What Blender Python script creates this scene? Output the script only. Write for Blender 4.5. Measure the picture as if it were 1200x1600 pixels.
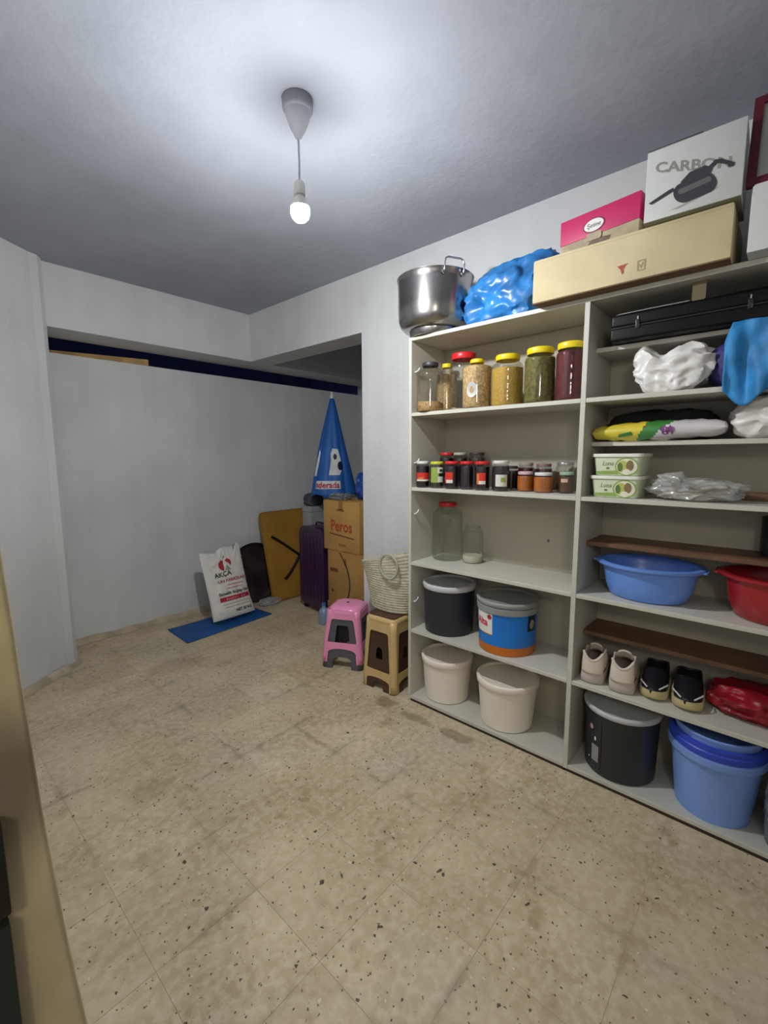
import bpy, bmesh, math, random
from mathutils import Vector, Matrix, noise

for o in list(bpy.data.objects):
    bpy.data.objects.remove(o)
SC = bpy.context.scene
COL = SC.collection
PI = math.pi
R = math.radians

# ------------------------------------------------------------------ camera
CAM_H = 1.40
F_PX, PITCH, ROLL, YAW = 697.735, 0.1237, -0.0040, 0.7291   # 1200 x 1600 frame
fw = Vector((math.cos(YAW)*math.cos(PITCH), math.sin(YAW)*math.cos(PITCH), -math.sin(PITCH)))
rt = Vector((math.sin(YAW), -math.cos(YAW), 0))
up = rt.cross(fw)
r2 = math.cos(ROLL)*rt + math.sin(ROLL)*up
u2 = -math.sin(ROLL)*rt + math.cos(ROLL)*up
cd = bpy.data.cameras.new('camera')
cam = bpy.data.objects.new('camera', cd)
COL.objects.link(cam)
cam.matrix_world = Matrix(((r2.x, u2.x, -fw.x, 0), (r2.y, u2.y, -fw.y, 0), (r2.z, u2.z, -fw.z, CAM_H), (0, 0, 0, 1)))
cd.sensor_fit = 'VERTICAL'
cd.sensor_height = 36.0
cd.lens = F_PX*36.0/1600.0
cd.clip_start = 0.02
cd.clip_end = 60
SC.camera = cam

# ------------------------------------------------------------------ world, light, exposure
w = bpy.data.worlds.new('world'); SC.world = w
w.use_nodes = True
bg = w.node_tree.nodes['Background']
bg.inputs[0].default_value = (0.90, 0.95, 1.0, 1)
bg.inputs[1].default_value = 0.16
SC.view_settings.view_transform = 'Standard'
SC.view_settings.look = 'None'
SC.view_settings.exposure = 0.85
SC.view_settings.gamma = 1.0
SC.view_settings.use_curve_mapping = False

BULB_POWER = 21.0          # lamp on the cord
BULB_COLOR = (0.97, 0.985, 1.0)
def fill_lamp(loc, power, radius):
    d = bpy.data.lights.new('fill_lamp', 'POINT'); d.energy = power; d.shadow_soft_size = radius
    d.color = (1.0, 0.93, 0.80)
    o = bpy.data.objects.new('fill_lamp', d); COL.objects.link(o); o.location = loc
    return o
fill_lamp((-0.95, -0.75, 2.15), 20.0, 0.12)   # unseen fill lamp, added behind the doorway to even out the light

# ------------------------------------------------------------------ materials
def srgb(r, g, b):
    f = lambda c: (c/255/12.92) if c/255 <= 0.04045 else ((c/255+0.055)/1.055)**2.4
    return (f(r), f(g), f(b), 1)
def mat(name, c, rough=0.5, metal=0.0, var=0.10, scale=6.0, bump=0.0, bscale=40.0, coat=0.0, detail=4.0, c2=None, world=False, sheen=0.0, spec=0.5):
    m = bpy.data.materials.new(name); m.use_nodes = True
    nt = m.node_tree; N = nt.nodes; L = nt.links
    b = N['Principled BSDF']
    col = srgb(*c)
    tc = N.new('ShaderNodeTexCoord')
    if world:
        g = N.new('ShaderNodeNewGeometry'); co = g.outputs['Position']
    else:
        co = tc.outputs['Object']
    n = N.new('ShaderNodeTexNoise'); n.inputs['Scale'].default_value = scale; n.inputs['Detail'].default_value = detail
    L.new(co, n.inputs['Vector'])
    mx = N.new('ShaderNodeMix'); mx.data_type = 'RGBA'
    rp = N.new('ShaderNodeMapRange'); rp.inputs[1].default_value = 0.35; rp.inputs[2].default_value = 0.65
    L.new(n.outputs['Fac'], rp.inputs[0]); L.new(rp.outputs[0], mx.inputs[0])
    cc2 = srgb(*c2) if c2 else tuple(x*(1-var*1.6) for x in col[:3])+(1,)
    mx.inputs[6].default_value = tuple(min(1, x*(1+var*0.5)) for x in col[:3])+(1,)
    mx.inputs[7].default_value = cc2
    L.new(mx.outputs[2], b.inputs['Base Color'])
    b.inputs['Roughness'].default_value = rough
    b.inputs['Metallic'].default_value = metal
    b.inputs['Coat Weight'].default_value = coat
    b.inputs['Coat Roughness'].default_value = 0.12
    b.inputs['Sheen Weight'].default_value = sheen
    b.inputs['Specular IOR Level'].default_value = spec
    if bump > 0:
        n2 = N.new('ShaderNodeTexNoise'); n2.inputs['Scale'].default_value = bscale; n2.inputs['Detail'].default_value = 5
        L.new(co, n2.inputs['Vector'])
        bp = N.new('ShaderNodeBump'); bp.inputs['Strength'].default_value = bump; bp.inputs['Distance'].default_value = 0.01
        L.new(n2.outputs['Fac'], bp.inputs['Height']); L.new(bp.outputs['Normal'], b.inputs['Normal'])
    return m
def glassy(name, tint, refl=0.08, rough=0.03, haze=0.0, hazecol=(230, 230, 225)):
    """thin clear plastic or glass: what lies behind shows through, the skin reflects"""
    m = bpy.data.materials.new(name); m.use_nodes = True
    nt = m.node_tree; N = nt.nodes; L = nt.links
    N.remove(N['Principled BSDF'])
    out = N['Material Output']
    t = N.new('ShaderNodeBsdfTransparent'); t.inputs[0].default_value = srgb(*tint)
    g = N.new('ShaderNodeBsdfGlossy'); g.inputs['Roughness'].default_value = rough
    lw = N.new('ShaderNodeLayerWeight'); lw.inputs[0].default_value = 0.25
    mr = N.new('ShaderNodeMapRange'); mr.inputs[3].default_value = refl; mr.inputs[4].default_value = min(1, refl+0.38)
    L.new(lw.outputs['Fresnel'], mr.inputs[0])
    mx = N.new('ShaderNodeMixShader'); L.new(mr.outputs[0], mx.inputs[0])
    base = t.outputs[0]
    if haze > 0:
        d = N.new('ShaderNodeBsdfDiffuse'); d.inputs[0].default_value = srgb(*hazecol)
        tc = N.new('ShaderNodeTexCoord'); n = N.new('ShaderNodeTexNoise'); n.inputs['Scale'].default_value = 14
        L.new(tc.outputs['Object'], n.inputs['Vector'])
        m2 = N.new('ShaderNodeMapRange'); m2.inputs[3].default_value = max(0, haze-0.2); m2.inputs[4].default_value = min(1, haze+0.2)
        L.new(n.outputs['Fac'], m2.inputs[0])
        mh = N.new('ShaderNodeMixShader'); L.new(m2.outputs[0], mh.inputs[0]); L.new(base, mh.inputs[1]); L.new(d.outputs[0], mh.inputs[2])
        base = mh.outputs[0]
    L.new(base, mx.inputs[1]); L.new(g.outputs[0], mx.inputs[2])
    L.new(mx.outputs[0], out.inputs['Surface'])
    return m
def emitter(name, color, strength):
    m = bpy.data.materials.new(name); m.use_nodes = True
    nt = m.node_tree; N = nt.nodes
    N.remove(N['Principled BSDF'])
    e = N.new('ShaderNodeEmission'); e.inputs[0].default_value = (*color, 1); e.inputs[1].default_value = strength
    nt.links.new(e.outputs[0], N['Material Output'].inputs['Surface'])
    return m

def plaster(name, c, c2):
    """painted plaster with faint vertical roller streaks and grime"""
    m = mat(name, c, rough=0.75, var=0.05, scale=1.6, bump=0.25, bscale=30, c2=c2, world=True, spec=0.25)
    nt = m.node_tree; N = nt.nodes; L = nt.links
    b = N['Principled BSDF']
    g = N.new('ShaderNodeNewGeometry')
    mp = N.new('ShaderNodeMapping'); mp.inputs['Scale'].default_value = (7, 7, 0.5)
    n = N.new('ShaderNodeTexNoise'); n.inputs['Scale'].default_value = 1.0; n.inputs['Detail'].default_value = 3
    L.new(g.outputs['Position'], mp.inputs[0]); L.new(mp.outputs[0], n.inputs['Vector'])
    mr = N.new('ShaderNodeMapRange'); mr.inputs[1].default_value = 0.3; mr.inputs[2].default_value = 0.7; mr.inputs[3].default_value = 0.93; mr.inputs[4].default_value = 1.0
    L.new(n.outputs['Fac'], mr.inputs[0])
    old = b.inputs['Base Color'].links[0].from_socket
    mx = N.new('ShaderNodeMix'); mx.data_type = 'RGBA'; mx.blend_type = 'MULTIPLY'; mx.inputs[0].default_value = 1
    L.new(old, mx.inputs[6]); L.new(mr.outputs[0], mx.inputs[7]); L.new(mx.outputs[2], b.inputs['Base Color'])
    return m

def terrazzo(name):
    """worn cream terrazzo: cloudy base, black and brown stone chips, spilled stains"""
    m = bpy.data.materials.new(name); m.use_nodes = True
    nt = m.node_tree; N = nt.nodes; L = nt.links
    b = N['Principled BSDF']
    g = N.new('ShaderNodeNewGeometry'); P = g.outputs['Position']
    oi = N.new('ShaderNodeObjectInfo')
    def noise_(scale, detail=4, rough=0.55):
        n = N.new('ShaderNodeTexNoise'); n.inputs['Scale'].default_value = scale; n.inputs['Detail'].default_value = detail; n.inputs['Roughness'].default_value = rough
        L.new(P, n.inputs['Vector']); return n.outputs['Fac']
    def rng(src, a, c, lo=0, hi=1):
        r = N.new('ShaderNodeMapRange'); r.inputs[1].default_value = a; r.inputs[2].default_value = c; r.inputs[3].default_value = lo; r.inputs[4].default_value = hi
        L.new(src, r.inputs[0]); return r.outputs[0]
    def mix(f, a, c):
        x = N.new('ShaderNodeMix'); x.data_type = 'RGBA'
        if isinstance(f, float): x.inputs[0].default_value = f
        else: L.new(f, x.inputs[0])
        if isinstance(a, tuple): x.inputs[6].default_value = a
        else: L.new(a, x.inputs[6])
        if isinstance(c, tuple): x.inputs[7].default_value = c
        else: L.new(c, x.inputs[7])
        return x.outputs[2]
    def math_(op, a, c):
        x = N.new('ShaderNodeMath'); x.operation = op
        for i, v in enumerate((a, c)):
            if isinstance(v, (int, float)): x.inputs[i].default_value = v
            else: L.new(v, x.inputs[i])
        return x.outputs[0]
    base = mix(rng(noise_(3.2, 5), 0.36, 0.64), srgb(206, 189, 156), srgb(176, 158, 124))
    base = mix(rng(noise_(1.3, 3), 0.50, 0.70, 0, 0.7), base, srgb(182, 172, 152))
    base = mix(rng(noise_(34, 3), 0.42, 0.62, 0, 0.42), base, srgb(228, 216, 190))
    base = mix(rng(oi.outputs['Random'], 0, 1, 0, 0.28), base, srgb(168, 150, 118))
    base = mix(rng(noise_(7, 4), 0.60, 0.72, 0, 0.5), base, srgb(148, 122, 84))
    def chips(scale, cut, colr, keep):
        v = N.new('ShaderNodeTexVoronoi'); v.inputs['Scale'].default_value = scale; v.inputs['Randomness'].default_value = 1
        d = N.new('ShaderNodeVectorMath'); d.operation = 'ADD'
        nn = N.new('ShaderNodeTexNoise'); nn.inputs['Scale'].default_value = scale*1.3; L.new(P, nn.inputs['Vector'])
        s = N.new('ShaderNodeVectorMath'); s.operation = 'SCALE'; s.inputs[3].default_value = 0.9/scale; L.new(nn.outputs['Color'], s.inputs[0])
        L.new(P, d.inputs[0]); L.new(s.outputs[0], d.inputs[1]); L.new(d.outputs[0], v.inputs['Vector'])
        sep = N.new('ShaderNodeSeparateColor'); L.new(v.outputs['Color'], sep.inputs[0])
        rad = rng(sep.outputs[0], keep, 1.0, 0.0, cut)
        near = math_('LESS_THAN', v.outputs['Distance'], rad)
        return near, colr
    for sc, cut, cl, kp in ((34, 0.24, srgb(40, 35, 30), 0.80), (80, 0.30, srgb(58, 50, 40), 0.74), (60, 0.26, srgb(122, 94, 64), 0.78), (52, 0.26, srgb(220, 207, 180), 0.84)):
        f, cl = chips(sc, cut, cl, kp)
        base = mix(math_('MULTIPLY', f, 0.85), base, cl)
    # grime walked into the tile edges, patchy
    sepx = N.new('ShaderNodeSeparateXYZ'); L.new(P, sepx.inputs[0])
    patch = rng(noise_(2.6, 3), 0.50, 0.66, 0.0, 1.0)
    jit = rng(noise_(20, 3), 0.3, 0.7, -0.012, 0.012)
    for ax, off in ((0, 0.685), (1, 0.860)):
        q = math_('ADD', math_('SUBTRACT', sepx.outputs[ax], off-0.315/2-0.315*20), jit)
        m_ = math_('MODULO', q, 0.315)
        dd = math_('ABSOLUTE', math_('SUBTRACT', m_, 0.315/2), 0)
        band = rng(dd, 0.004, 0.022, 0.34, 0.0)
        base = mix(math_('MULTIPLY', band, patch), base, srgb(116, 100, 74))
    # spilled stains with an outline of their own
    wob = rng(noise_(14, 4), 0.3, 0.7, -0.05, 0.05)
    for (x, y, rx, ry, a) in ((1.80, 1.60, 0.05, 0.075, 0.55), (1.79, 1.37, 0.035, 0.10, 0.5), (1.80, 1.12, 0.04, 0.11, 0.5), (1.20, 2.98, 0.16, 0.10, 0.22), (0.62, 1.9, 0.10, 0.07, 0.25), (0.50, 1.55, 0.07, 0.06, 0.3)):
        dx = math_('DIVIDE', math_('SUBTRACT', sepx.outputs[0], x), rx)
        dy = math_('DIVIDE', math_('SUBTRACT', sepx.outputs[1], y), ry)
        d2 = math_('ADD', math_('MULTIPLY', dx, dx), math_('MULTIPLY', dy, dy))
        d3 = math_('ADD', d2, math_('MULTIPLY', wob, 12))
        base = mix(rng(d3, 1.3, 0.5, 0, a), base, srgb(112, 92, 60))
    L.new(base, b.inputs['Base Color'])
    b.inputs['Roughness'].default_value = 0.52
    b.inputs['Specular IOR Level'].default_value = 0.35
    bp = N.new('ShaderNodeBump'); bp.inputs['Strength'].default_value = 0.12; bp.inputs['Distance'].default_value = 0.004
    L.new(noise_(60, 4), bp.inputs['Height']); L.new(bp.outputs['Normal'], b.inputs['Normal'])
    return m

def printed(name, base, rough=0.6, **k):
    return mat(name, base, rough=rough, var=k.pop('var', 0.06), **k)

# ------------------------------------------------------------------ mesh helpers
class MB:
    """collects shapes in one bmesh and links them as ONE mesh object"""
    def __init__(s): s.bm = bmesh.new()
    def _mi(s, faces, mi):
        for f in faces: f.material_index = mi
    def box(s, x0, x1, y0, y1, z0, z1, bev=0.0, seg=2, mi=0, mtx=None):
        r = bmesh.ops.create_cube(s.bm, size=1.0)
        vs = r['verts']
        for v in vs:
            v.co = Vector(((x0+x1)/2+v.co.x*(x1-x0), (y0+y1)/2+v.co.y*(y1-y0), (z0+z1)/2+v.co.z*(z1-z0)))
        fs = list({f for v in vs for f in v.link_faces})
        s._mi(fs, mi)
        if bev > 0:
            es = list({e for v in vs for e in v.link_edges})
            q = bmesh.ops.bevel(s.bm, geom=es, offset=bev, offset_type='OFFSET', segments=seg, profile=0.6, affect='EDGES', clamp_overlap=True)
            vs = list({v for f in q['faces'] for v in f.verts} | {v for v in vs if v.is_valid})
            s._mi([f for f in q['faces']], mi)
        if mtx is not None:
            for v in vs: v.co = mtx @ v.co
        return vs
    def lathe(s, prof, seg=32, c=(0, 0, 0), sx=1.0, sy=1.0, mi=0, mod=None, arc=None):
        """profile [(r, z)] turned about z; mod(angle, z, r) -> r"""
        rings = []
        full = arc is None
        n = seg if full else seg+1
        a0, a1 = (0, 2*PI) if full else arc
        for (r, z) in prof:
            if r < 1e-6 and full:
                rings.append([s.bm.verts.new((c[0], c[1], c[2]+z))])
            else:
                ring = []
                for i in range(n):
                    a = a0+(a1-a0)*i/seg
                    rr = mod(a, z, r) if mod else r
                    ring.append(s.bm.verts.new((c[0]+rr*math.cos(a)*sx, c[1]+rr*math.sin(a)*sy, c[2]+z)))
                rings.append(ring)
        fs = []
        for A, B in zip(rings[:-1], rings[1:]):
            m = n if full else n-1
            for i in range(m):
                j = (i+1) % n
                try:
                    if len(A) == 1 and len(B) == 1: continue
                    if len(A) == 1: fs.append(s.bm.faces.new((A[0], B[j], B[i])))
                    elif len(B) == 1: fs.append(s.bm.faces.new((A[i], A[j], B[0])))
                    else: fs.append(s.bm.faces.new((A[i], A[j], B[j], B[i])))
                except ValueError: pass
        s._mi(fs, mi)
        return [v for r_ in rings for v in r_]
    def tube(s, pts, r, seg=10, closed=False, mi=0, cap=True):
        pts = [Vector(p) for p in pts]
        n = len(pts); rings = []
        prev = None
        for i, p in enumerate(pts):
            if closed: t = pts[(i+1) % n]-pts[i-1]
            else: t = pts[min(i+1, n-1)]-pts[max(i-1, 0)]
            t.normalize()
            if prev is None:
                a = Vector((0, 0, 1)) if abs(t.z) < 0.9 else Vector((1, 0, 0))
                nrm = (a-t*a.dot(t)).normalized()
            else:
                nrm = (prev-t*prev.dot(t)).normalized()
            prev = nrm
            bn = t.cross(nrm)
            rr = r(i/(n-1)) if callable(r) else r
            rings.append([s.bm.verts.new(p+(nrm*math.cos(2*PI*k/seg)+bn*math.sin(2*PI*k/seg))*rr) for k in range(seg)])
        fs = []
        rng_ = range(n) if closed else range(n-1)
        for i in rng_:
            A, B = rings[i], rings[(i+1) % n]
            for k in range(seg):
                fs.append(s.bm.faces.new((A[k], A[(k+1) % seg], B[(k+1) % seg], B[k])))
        if cap and not closed:
            fs.append(s.bm.faces.new(rings[0][::-1])); fs.append(s.bm.faces.new(rings[-1]))
        s._mi(fs, mi)
    def poly(s, pts, fn, thick=0.0, mi=0, holes=()):
        """flat outline (with holes) mapped by fn(u, v, w); thick gives it depth along w"""
        loops = [list(pts)]+[list(h) for h in holes]
        edges = []
        for lp in loops:
            vs = [s.bm.verts.new((p[0], p[1], 0)) for p in lp]
            for i in range(len(vs)): edges.append(s.bm.edges.new((vs[i], vs[(i+1) % len(vs)])))
        q = bmesh.ops.triangle_fill(s.bm, edges=edges, use_beauty=True, use_dissolve=False, normal=(0, 0, 1))
        fs = [g for g in q['geom'] if isinstance(g, bmesh.types.BMFace)]
        if thick:
            ex = bmesh.ops.extrude_face_region(s.bm, geom=fs)
            nv = [g for g in ex['geom'] if isinstance(g, bmesh.types.BMVert)]
            for v in nv: v.co.z += thick
            allv = set(nv) | {v for f in fs if f.is_valid for v in f.verts} | {v for e in edges if e.is_valid for v in e.verts}
            nf = {f for v in allv for f in v.link_faces}
        else:
            allv = {v for f in fs for v in f.verts}; nf = set(fs)
        s._mi(nf, mi)
        for v in allv: v.co = Vector(fn(v.co.x, v.co.y, v.co.z))
    def grid(s, nu, nv, fn, mi=0, wrap=False):
        V = [[s.bm.verts.new(fn(i/nu, j/nv)) for j in range(nv+1)] for i in range(nu if wrap else nu+1)]
        fs = []
        for i in range(nu):
            for j in range(nv):
                a = V[i]; b_ = V[(i+1) % nu] if wrap else V[i+1]
                fs.append(s.bm.faces.new((a[j], b_[j], b_[j+1], a[j+1])))
        s._mi(fs, mi)
    def blob(s, size, seed=0, amp=0.15, freq=2.2, crease=0.0, cfreq=5.0, sub=4, c=(0, 0, 0), p=2.6, shape=None, mi=0):
        """crumpled bag: rounded box resting on z = 0, with lumps and sharp creases"""
        q = bmesh.ops.create_icosphere(s.bm, subdivisions=sub, radius=1.0)
        off = Vector((seed*7.31, seed*3.17, seed*5.71))
        for v in q['verts']:
            d = v.co.normalized()
            k = (abs(d.x)**p+abs(d.y)**p+abs(d.z)**p)**(-1/p)
            n1 = noise.noise(d*freq+off)
            n2 = 1-2*abs(noise.noise(d*cfreq+off*1.7)) if crease else 0
            n3 = 1-2*abs(noise.noise(d*cfreq*2.3+off*0.7)) if crease else 0
            k *= 1+amp*n1+crease*(n2-0.4)+crease*0.28*(n3-0.4)
            x, y, z = d.x*k*size[0]/2, d.y*k*size[1]/2, (d.z*k+0.92)*size[2]/1.92
            if shape: x, y, z = shape(x, y, z)
            v.co = Vector((c[0]+x, c[1]+y, c[2]+max(0.0005, z)))
        s._mi({f for v in q['verts'] for f in v.link_faces}, mi)
    def build(s, name, mats, parent=None, smooth=True, loc=None, rot=None, angle=40, mif=None):
        bm = s.bm
        bmesh.ops.remove_doubles(bm, verts=bm.verts, dist=1e-6)
        bmesh.ops.recalc_face_normals(bm, faces=bm.faces)
        if mif:
            for f in bm.faces: f.material_index = mif(f.calc_center_median())
        if smooth:
            for f in bm.faces: f.smooth = True
            lim = R(angle)
            for e in bm.edges:
                if len(e.link_faces) == 2:
                    try:
                        if e.calc_face_angle() > lim: e.smooth = False
                    except ValueError: pass
        me = bpy.data.meshes.new(name); bm.to_mesh(me); bm.free()
        for m in (mats if isinstance(mats, (list, tuple)) else [mats]): me.materials.append(m)
        o = bpy.data.objects.new(name, me); COL.objects.link(o)
        if parent: o.parent = parent
        if loc: o.location = loc
        if rot: o.rotation_euler = rot
        return o

def tag(o, label=None, cat=None, group=None, kind=None):
    if label: o['label'] = label
    if cat: o['category'] = cat
    if group: o['group'] = group
    if kind: o['kind'] = kind
    return o
def thing(name, label, cat, loc=(0, 0, 0), rz=0.0, group=None):
    o = bpy.data.objects.new(name, None); COL.objects.link(o)
    o.empty_display_size = 0.05
    o.location = loc; o.rotation_euler = (0, 0, rz)
    return tag(o, label, cat, group)
def dup(root, loc, rz=None, label=None, group=None, swap=None):
    """copy of a thing with copies of its parts and sub-parts; swap maps part names to other materials"""
    r = root.copy(); COL.objects.link(r); r.location = loc
    if rz is not None: r.rotation_euler = (0, 0, rz)
    if label: r['label'] = label
    if group: r['group'] = group
    def rec(a, b):
        for ch in a.children:
            c = ch.copy(); COL.objects.link(c); c.parent = b
            key = ch.name.split('.')[0]
            if swap and key in swap:
                c.data = c.data.copy(); c.data.materials.clear(); c.data.materials.append(swap[key])
            rec(ch, c)
    rec(root, r)
    return r

_font_cache = {}
def lettering(s, size, fn, m, parent, name='lettering', width=None, label=None, bold=0.0, align='LEFT', shear=0.0):
    """words as flat print: the outline of the letters mapped by fn(u, v) onto a surface"""
    cu = bpy.data.curves.new('letters', 'FONT'); cu.body = s; cu.size = size; cu.align_x = align; cu.offset = bold; cu.shear = shear
    cu.resolution_u = 3; cu.fill_mode = 'FRONT'
    o = bpy.data.objects.new('letters', cu)
    me = bpy.data.meshes.new_from_object(o)
    bpy.data.objects.remove(o); bpy.data.curves.remove(cu)
    xs = [v.co.x for v in me.vertices]
    k = 1.0
    if width and xs: k = width/max(1e-6, max(xs)-min(xs))
    for v in me.vertices: v.co = Vector(fn(v.co.x*k, v.co.y))
    me.materials.clear(); me.materials.append(m)
    me.name = name
    ob = bpy.data.objects.new(name, me); COL.objects.link(ob); ob.parent = parent
    if label: ob['label'] = label
    return ob
def ellipse(cx, cy, rx, ry, n=24, a0=0, a1=2*PI):
    full = abs(a1-a0-2*PI) < 1e-6
    return [(cx+rx*math.cos(a0+(a1-a0)*i/(n if full else n-1)), cy+ry*math.sin(a0+(a1-a0)*i/(n if full else n-1))) for i in range(n)]
def rrect(x0, x1, y0, y1, r, n=5):
    p = []
    for cx, cy, a in ((x1-r, y1-r, 0), (x0+r, y1-r, PI/2), (x0+r, y0+r, PI), (x1-r, y0+r, 1.5*PI)):
        p += [(cx+r*math.cos(a+PI/2*i/n), cy+r*math.sin(a+PI/2*i/n)) for i in range(n+1)]
    return p
def decal(pts, fn, m, parent, name='print', thick=0.0, holes=(), label=None):
    b = MB(); b.poly(pts, fn, thick, holes=holes)
    o = b.build(name, m, parent, smooth=False)
    if label: o['label'] = label
    return o
def on_x(x, y0, z0):                 # print on a face that looks towards -X: u runs to -Y
    return lambda u, v, w=0: (x-w, y0-u, z0+v)
def on_cyl(r, a0, z0, eps=0.0009):   # print on a round wall, u along the wall
    return lambda u, v, w=0: ((r+eps+w)*math.cos(a0+u/r), (r+eps+w)*math.sin(a0+u/r), z0+v)

# ------------------------------------------------------------------ palette
M_WALL = plaster('white_wall_paint', (216, 217, 217), (205, 206, 206))
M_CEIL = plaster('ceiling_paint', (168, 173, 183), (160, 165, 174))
M_BEAM = plaster('beam_paint', (212, 213, 214), (201, 202, 203))
M_NAVY = mat('slot_darkness_navy', (70, 84, 150), 0.8, world=True)  # navy wall colour stands in for the darkness beyond the slot
M_TERR = terrazzo('terrazzo')
M_GROUT = mat('grout', (186, 168, 136), 0.85, scale=9, world=True)
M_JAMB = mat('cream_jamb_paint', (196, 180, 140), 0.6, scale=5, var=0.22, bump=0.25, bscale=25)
M_GREEN = mat('dark_green_door_paint', (28, 36, 30), 0.5)
M_STEELD = mat('dark_steel', (60, 58, 54), 0.4, 0.9)
M_MORTAR = mat('skirting_mortar', (190, 176, 150), 0.85, var=0.2, scale=8, bump=0.5, world=True)
M_LAM = mat('pale_grey_laminate', (196, 194, 182), 0.42, var=0.04, scale=3)
M_LAMB = mat('grey_back_board', (178, 172, 156), 0.6, var=0.06, scale=2.5)
M_BROWN = mat('brown_board', (112, 80, 58), 0.5, var=0.2, scale=10)
M_CHROME = mat('bright_steel', (205, 205, 205), 0.16, 1.0, var=0.03)
M_STEEL = mat('brushed_steel', (176, 174, 172), 0.22, 1.0, var=0.08, scale=3)
M_WHITEP = mat('white_plastic', (222, 220, 214), 0.35, var=0.03)
M_CORD = mat('white_cord', (190, 190, 190), 0.5)
M_WOOD = mat('raw_yellow_wood', (196, 158, 92), 0.6, var=0.2, scale=12)
M_BLACK = mat('black_plastic', (26, 26, 28), 0.35)
M_BLACKC = mat('black_cloth', (22, 22, 26), 0.9, bump=0.4)
M_INKD = mat('dark_ink', (58, 50, 44), 0.7)
M_WHITEI = mat('white_ink', (228, 226, 220), 0.6)
M_GREYI = mat('grey_ink', (150, 146, 138), 0.7)
M_RED = mat('red_print', (178, 36, 46), 0.55)
# ------------------------------------------------------------------ room
CEIL, WX, LINT = 2.617, 2.237, 2.228
XF, YL, YD, YR = 1.912, 1.527, 0.628, -0.271       # cabinet: front, left side, divider, right side
S = [2.018, 1.630, 1.232, 0.818, 0.428, 0.030]      # tops of its boards
def struct(name, m, boxes, parent=None, bev=0.0):
    b = MB()
    for q in boxes: b.box(*q, bev=bev)
    return tag(b.build(name, m, parent, smooth=False), kind='structure')

fl = struct('floor', M_GROUT, [(-1.6, 4.2, -1.3, 4.1, -0.12, -0.0010)])
PT, GAP = 0.315, 0.0016
tile_mesh = {}
def tile_piece(x0, x1, y0, y1):
    x0 += GAP/2; x1 -= GAP/2; y0 += GAP/2; y1 -= GAP/2
    if x1-x0 < 0.02 or y1-y0 < 0.02: return
    k = (round(x1-x0, 4), round(y1-y0, 4))
    if k not in tile_mesh:
        b = MB(); b.box(-k[0]/2, k[0]/2, -k[1]/2, k[1]/2, -0.004, 0, bev=0.0004, seg=1)
        o = b.build('tile', M_TERR, fl, smooth=False); tile_mesh[k] = o.data
    else:
        o = bpy.data.objects.new('tile', tile_mesh[k]); COL.objects.link(o); o.parent = fl
    o.location = ((x0+x1)/2, (y0+y1)/2, 0)
ix = [0.685+PT*k for k in range(-3, 13)]
iy = [0.860+PT*k for k in range(-5, 11)]
for a, b_ in zip(ix[:-1], ix[1:]):
    for c, d in zip(iy[:-1], iy[1:]):
        x0, x1, y0, y1 = a, b_, c, d
        if x0 < WX-0.02 and not (y0 >= 2.2):
            tile_piece(x0, min(x1, WX-0.002), y0, y1)
        elif y1 > 2.2 and x0 < 3.9:
            tile_piece(x0, min(x1, 3.9), y0, min(y1, 3.858))
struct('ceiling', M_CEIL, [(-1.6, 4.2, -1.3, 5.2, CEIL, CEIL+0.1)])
struct('wall_right', M_WALL, [(WX, WX+0.22, -1.2, 2.194, 0, CEIL), (WX, WX+0.22, 2.194, 3.55, LINT, CEIL)])
struct('wall_back', M_WALL, [(0.3, 4.1, 3.86, 4.06, 0, 2.125)])
struct('trim_1', M_BEAM, [(0.3, 4.1, 3.55, 3.862, LINT, CEIL)])                    # beam over the slot
struct('wall_alcove', M_WALL, [(3.9, 4.1, 2.0, 3.9, 0, CEIL), (WX+0.2, 4.0, 2.0, 2.19, 0, CEIL)])
struct('wall_far', M_NAVY, [(0.0, 4.2, 5.0, 5.1, 0, CEIL), (4.1, 4.2, 4.0, 5.0, 0, CEIL), (-0.1, 0.0, 4.0, 5.0, 0, CEIL)])
b = MB()
b.poly([(0.79, 4.06), (-0.12, 4.06), (-0.12, 3.06), (0.06, 3.06), (0.40, 3.235), (0.70, 3.452), (0.745, 3.472), (0.772, 3.51), (0.79, 3.86)],
       lambda u, v, w_: (u, v, w_), CEIL)
tag(b.build('wall_left', M_WALL, smooth=False), kind='structure')
struct('wall_door', M_WALL, [(-0.10, 0.05, 0.56, 3.1, 0, CEIL), (-0.10, 0.05, -1.2, -0.55, 0, CEIL), (-0.10, 0.05, -0.55, 0.56, 2.12, CEIL)])
struct('wall_front', M_WALL, [(0.05, WX, -1.2, -1.05, 0, CEIL)])
struct('wall_corridor', M_WALL, [(-1.6, -1.45, -1.3, 3.0, 0, CEIL)])

# mortar skirting where the plaster meets the floor
def skirt(name, pts, h=0.035, d=0.022):
    b = MB(); n = len(pts)
    random.seed(5)
    P3 = []
    for i in range(n-1):
        a = Vector((*pts[i], 0)); c = Vector((*pts[i+1], 0)); t = (c-a); L_ = t.length; t.normalize(); nr = Vector((t.y, -t.x, 0))
        k = max(2, int(L_/0.06))
        for j in range(k+(i == n-2)):
            P3.append((a+t*(L_*j/k), nr))
    prof = [(0, h*1.25), (0.3, h*1.05), (0.55, h*0.55), (1.0, 0.001)]
    def fn(u, v):
        f = u*(len(P3)-1); i = min(int(f), len(P3)-2); q = P3[i][0].lerp(P3[i+1][0], f-i)
        nr = P3[i][1]
        j = min(int(v*3+1e-6), 3); dd, hh = prof[j]
        wv = 1+0.5*noise.noise(Vector((q.x*9, q.y*9, 2)))
        p = q+nr*(d*dd*wv); return (p.x, p.y, hh*wv+0.0005)
    b.grid(len(P3)-1, 3, fn)
    return tag(b.build(name, M_MORTAR, angle=80), kind='structure')
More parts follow.
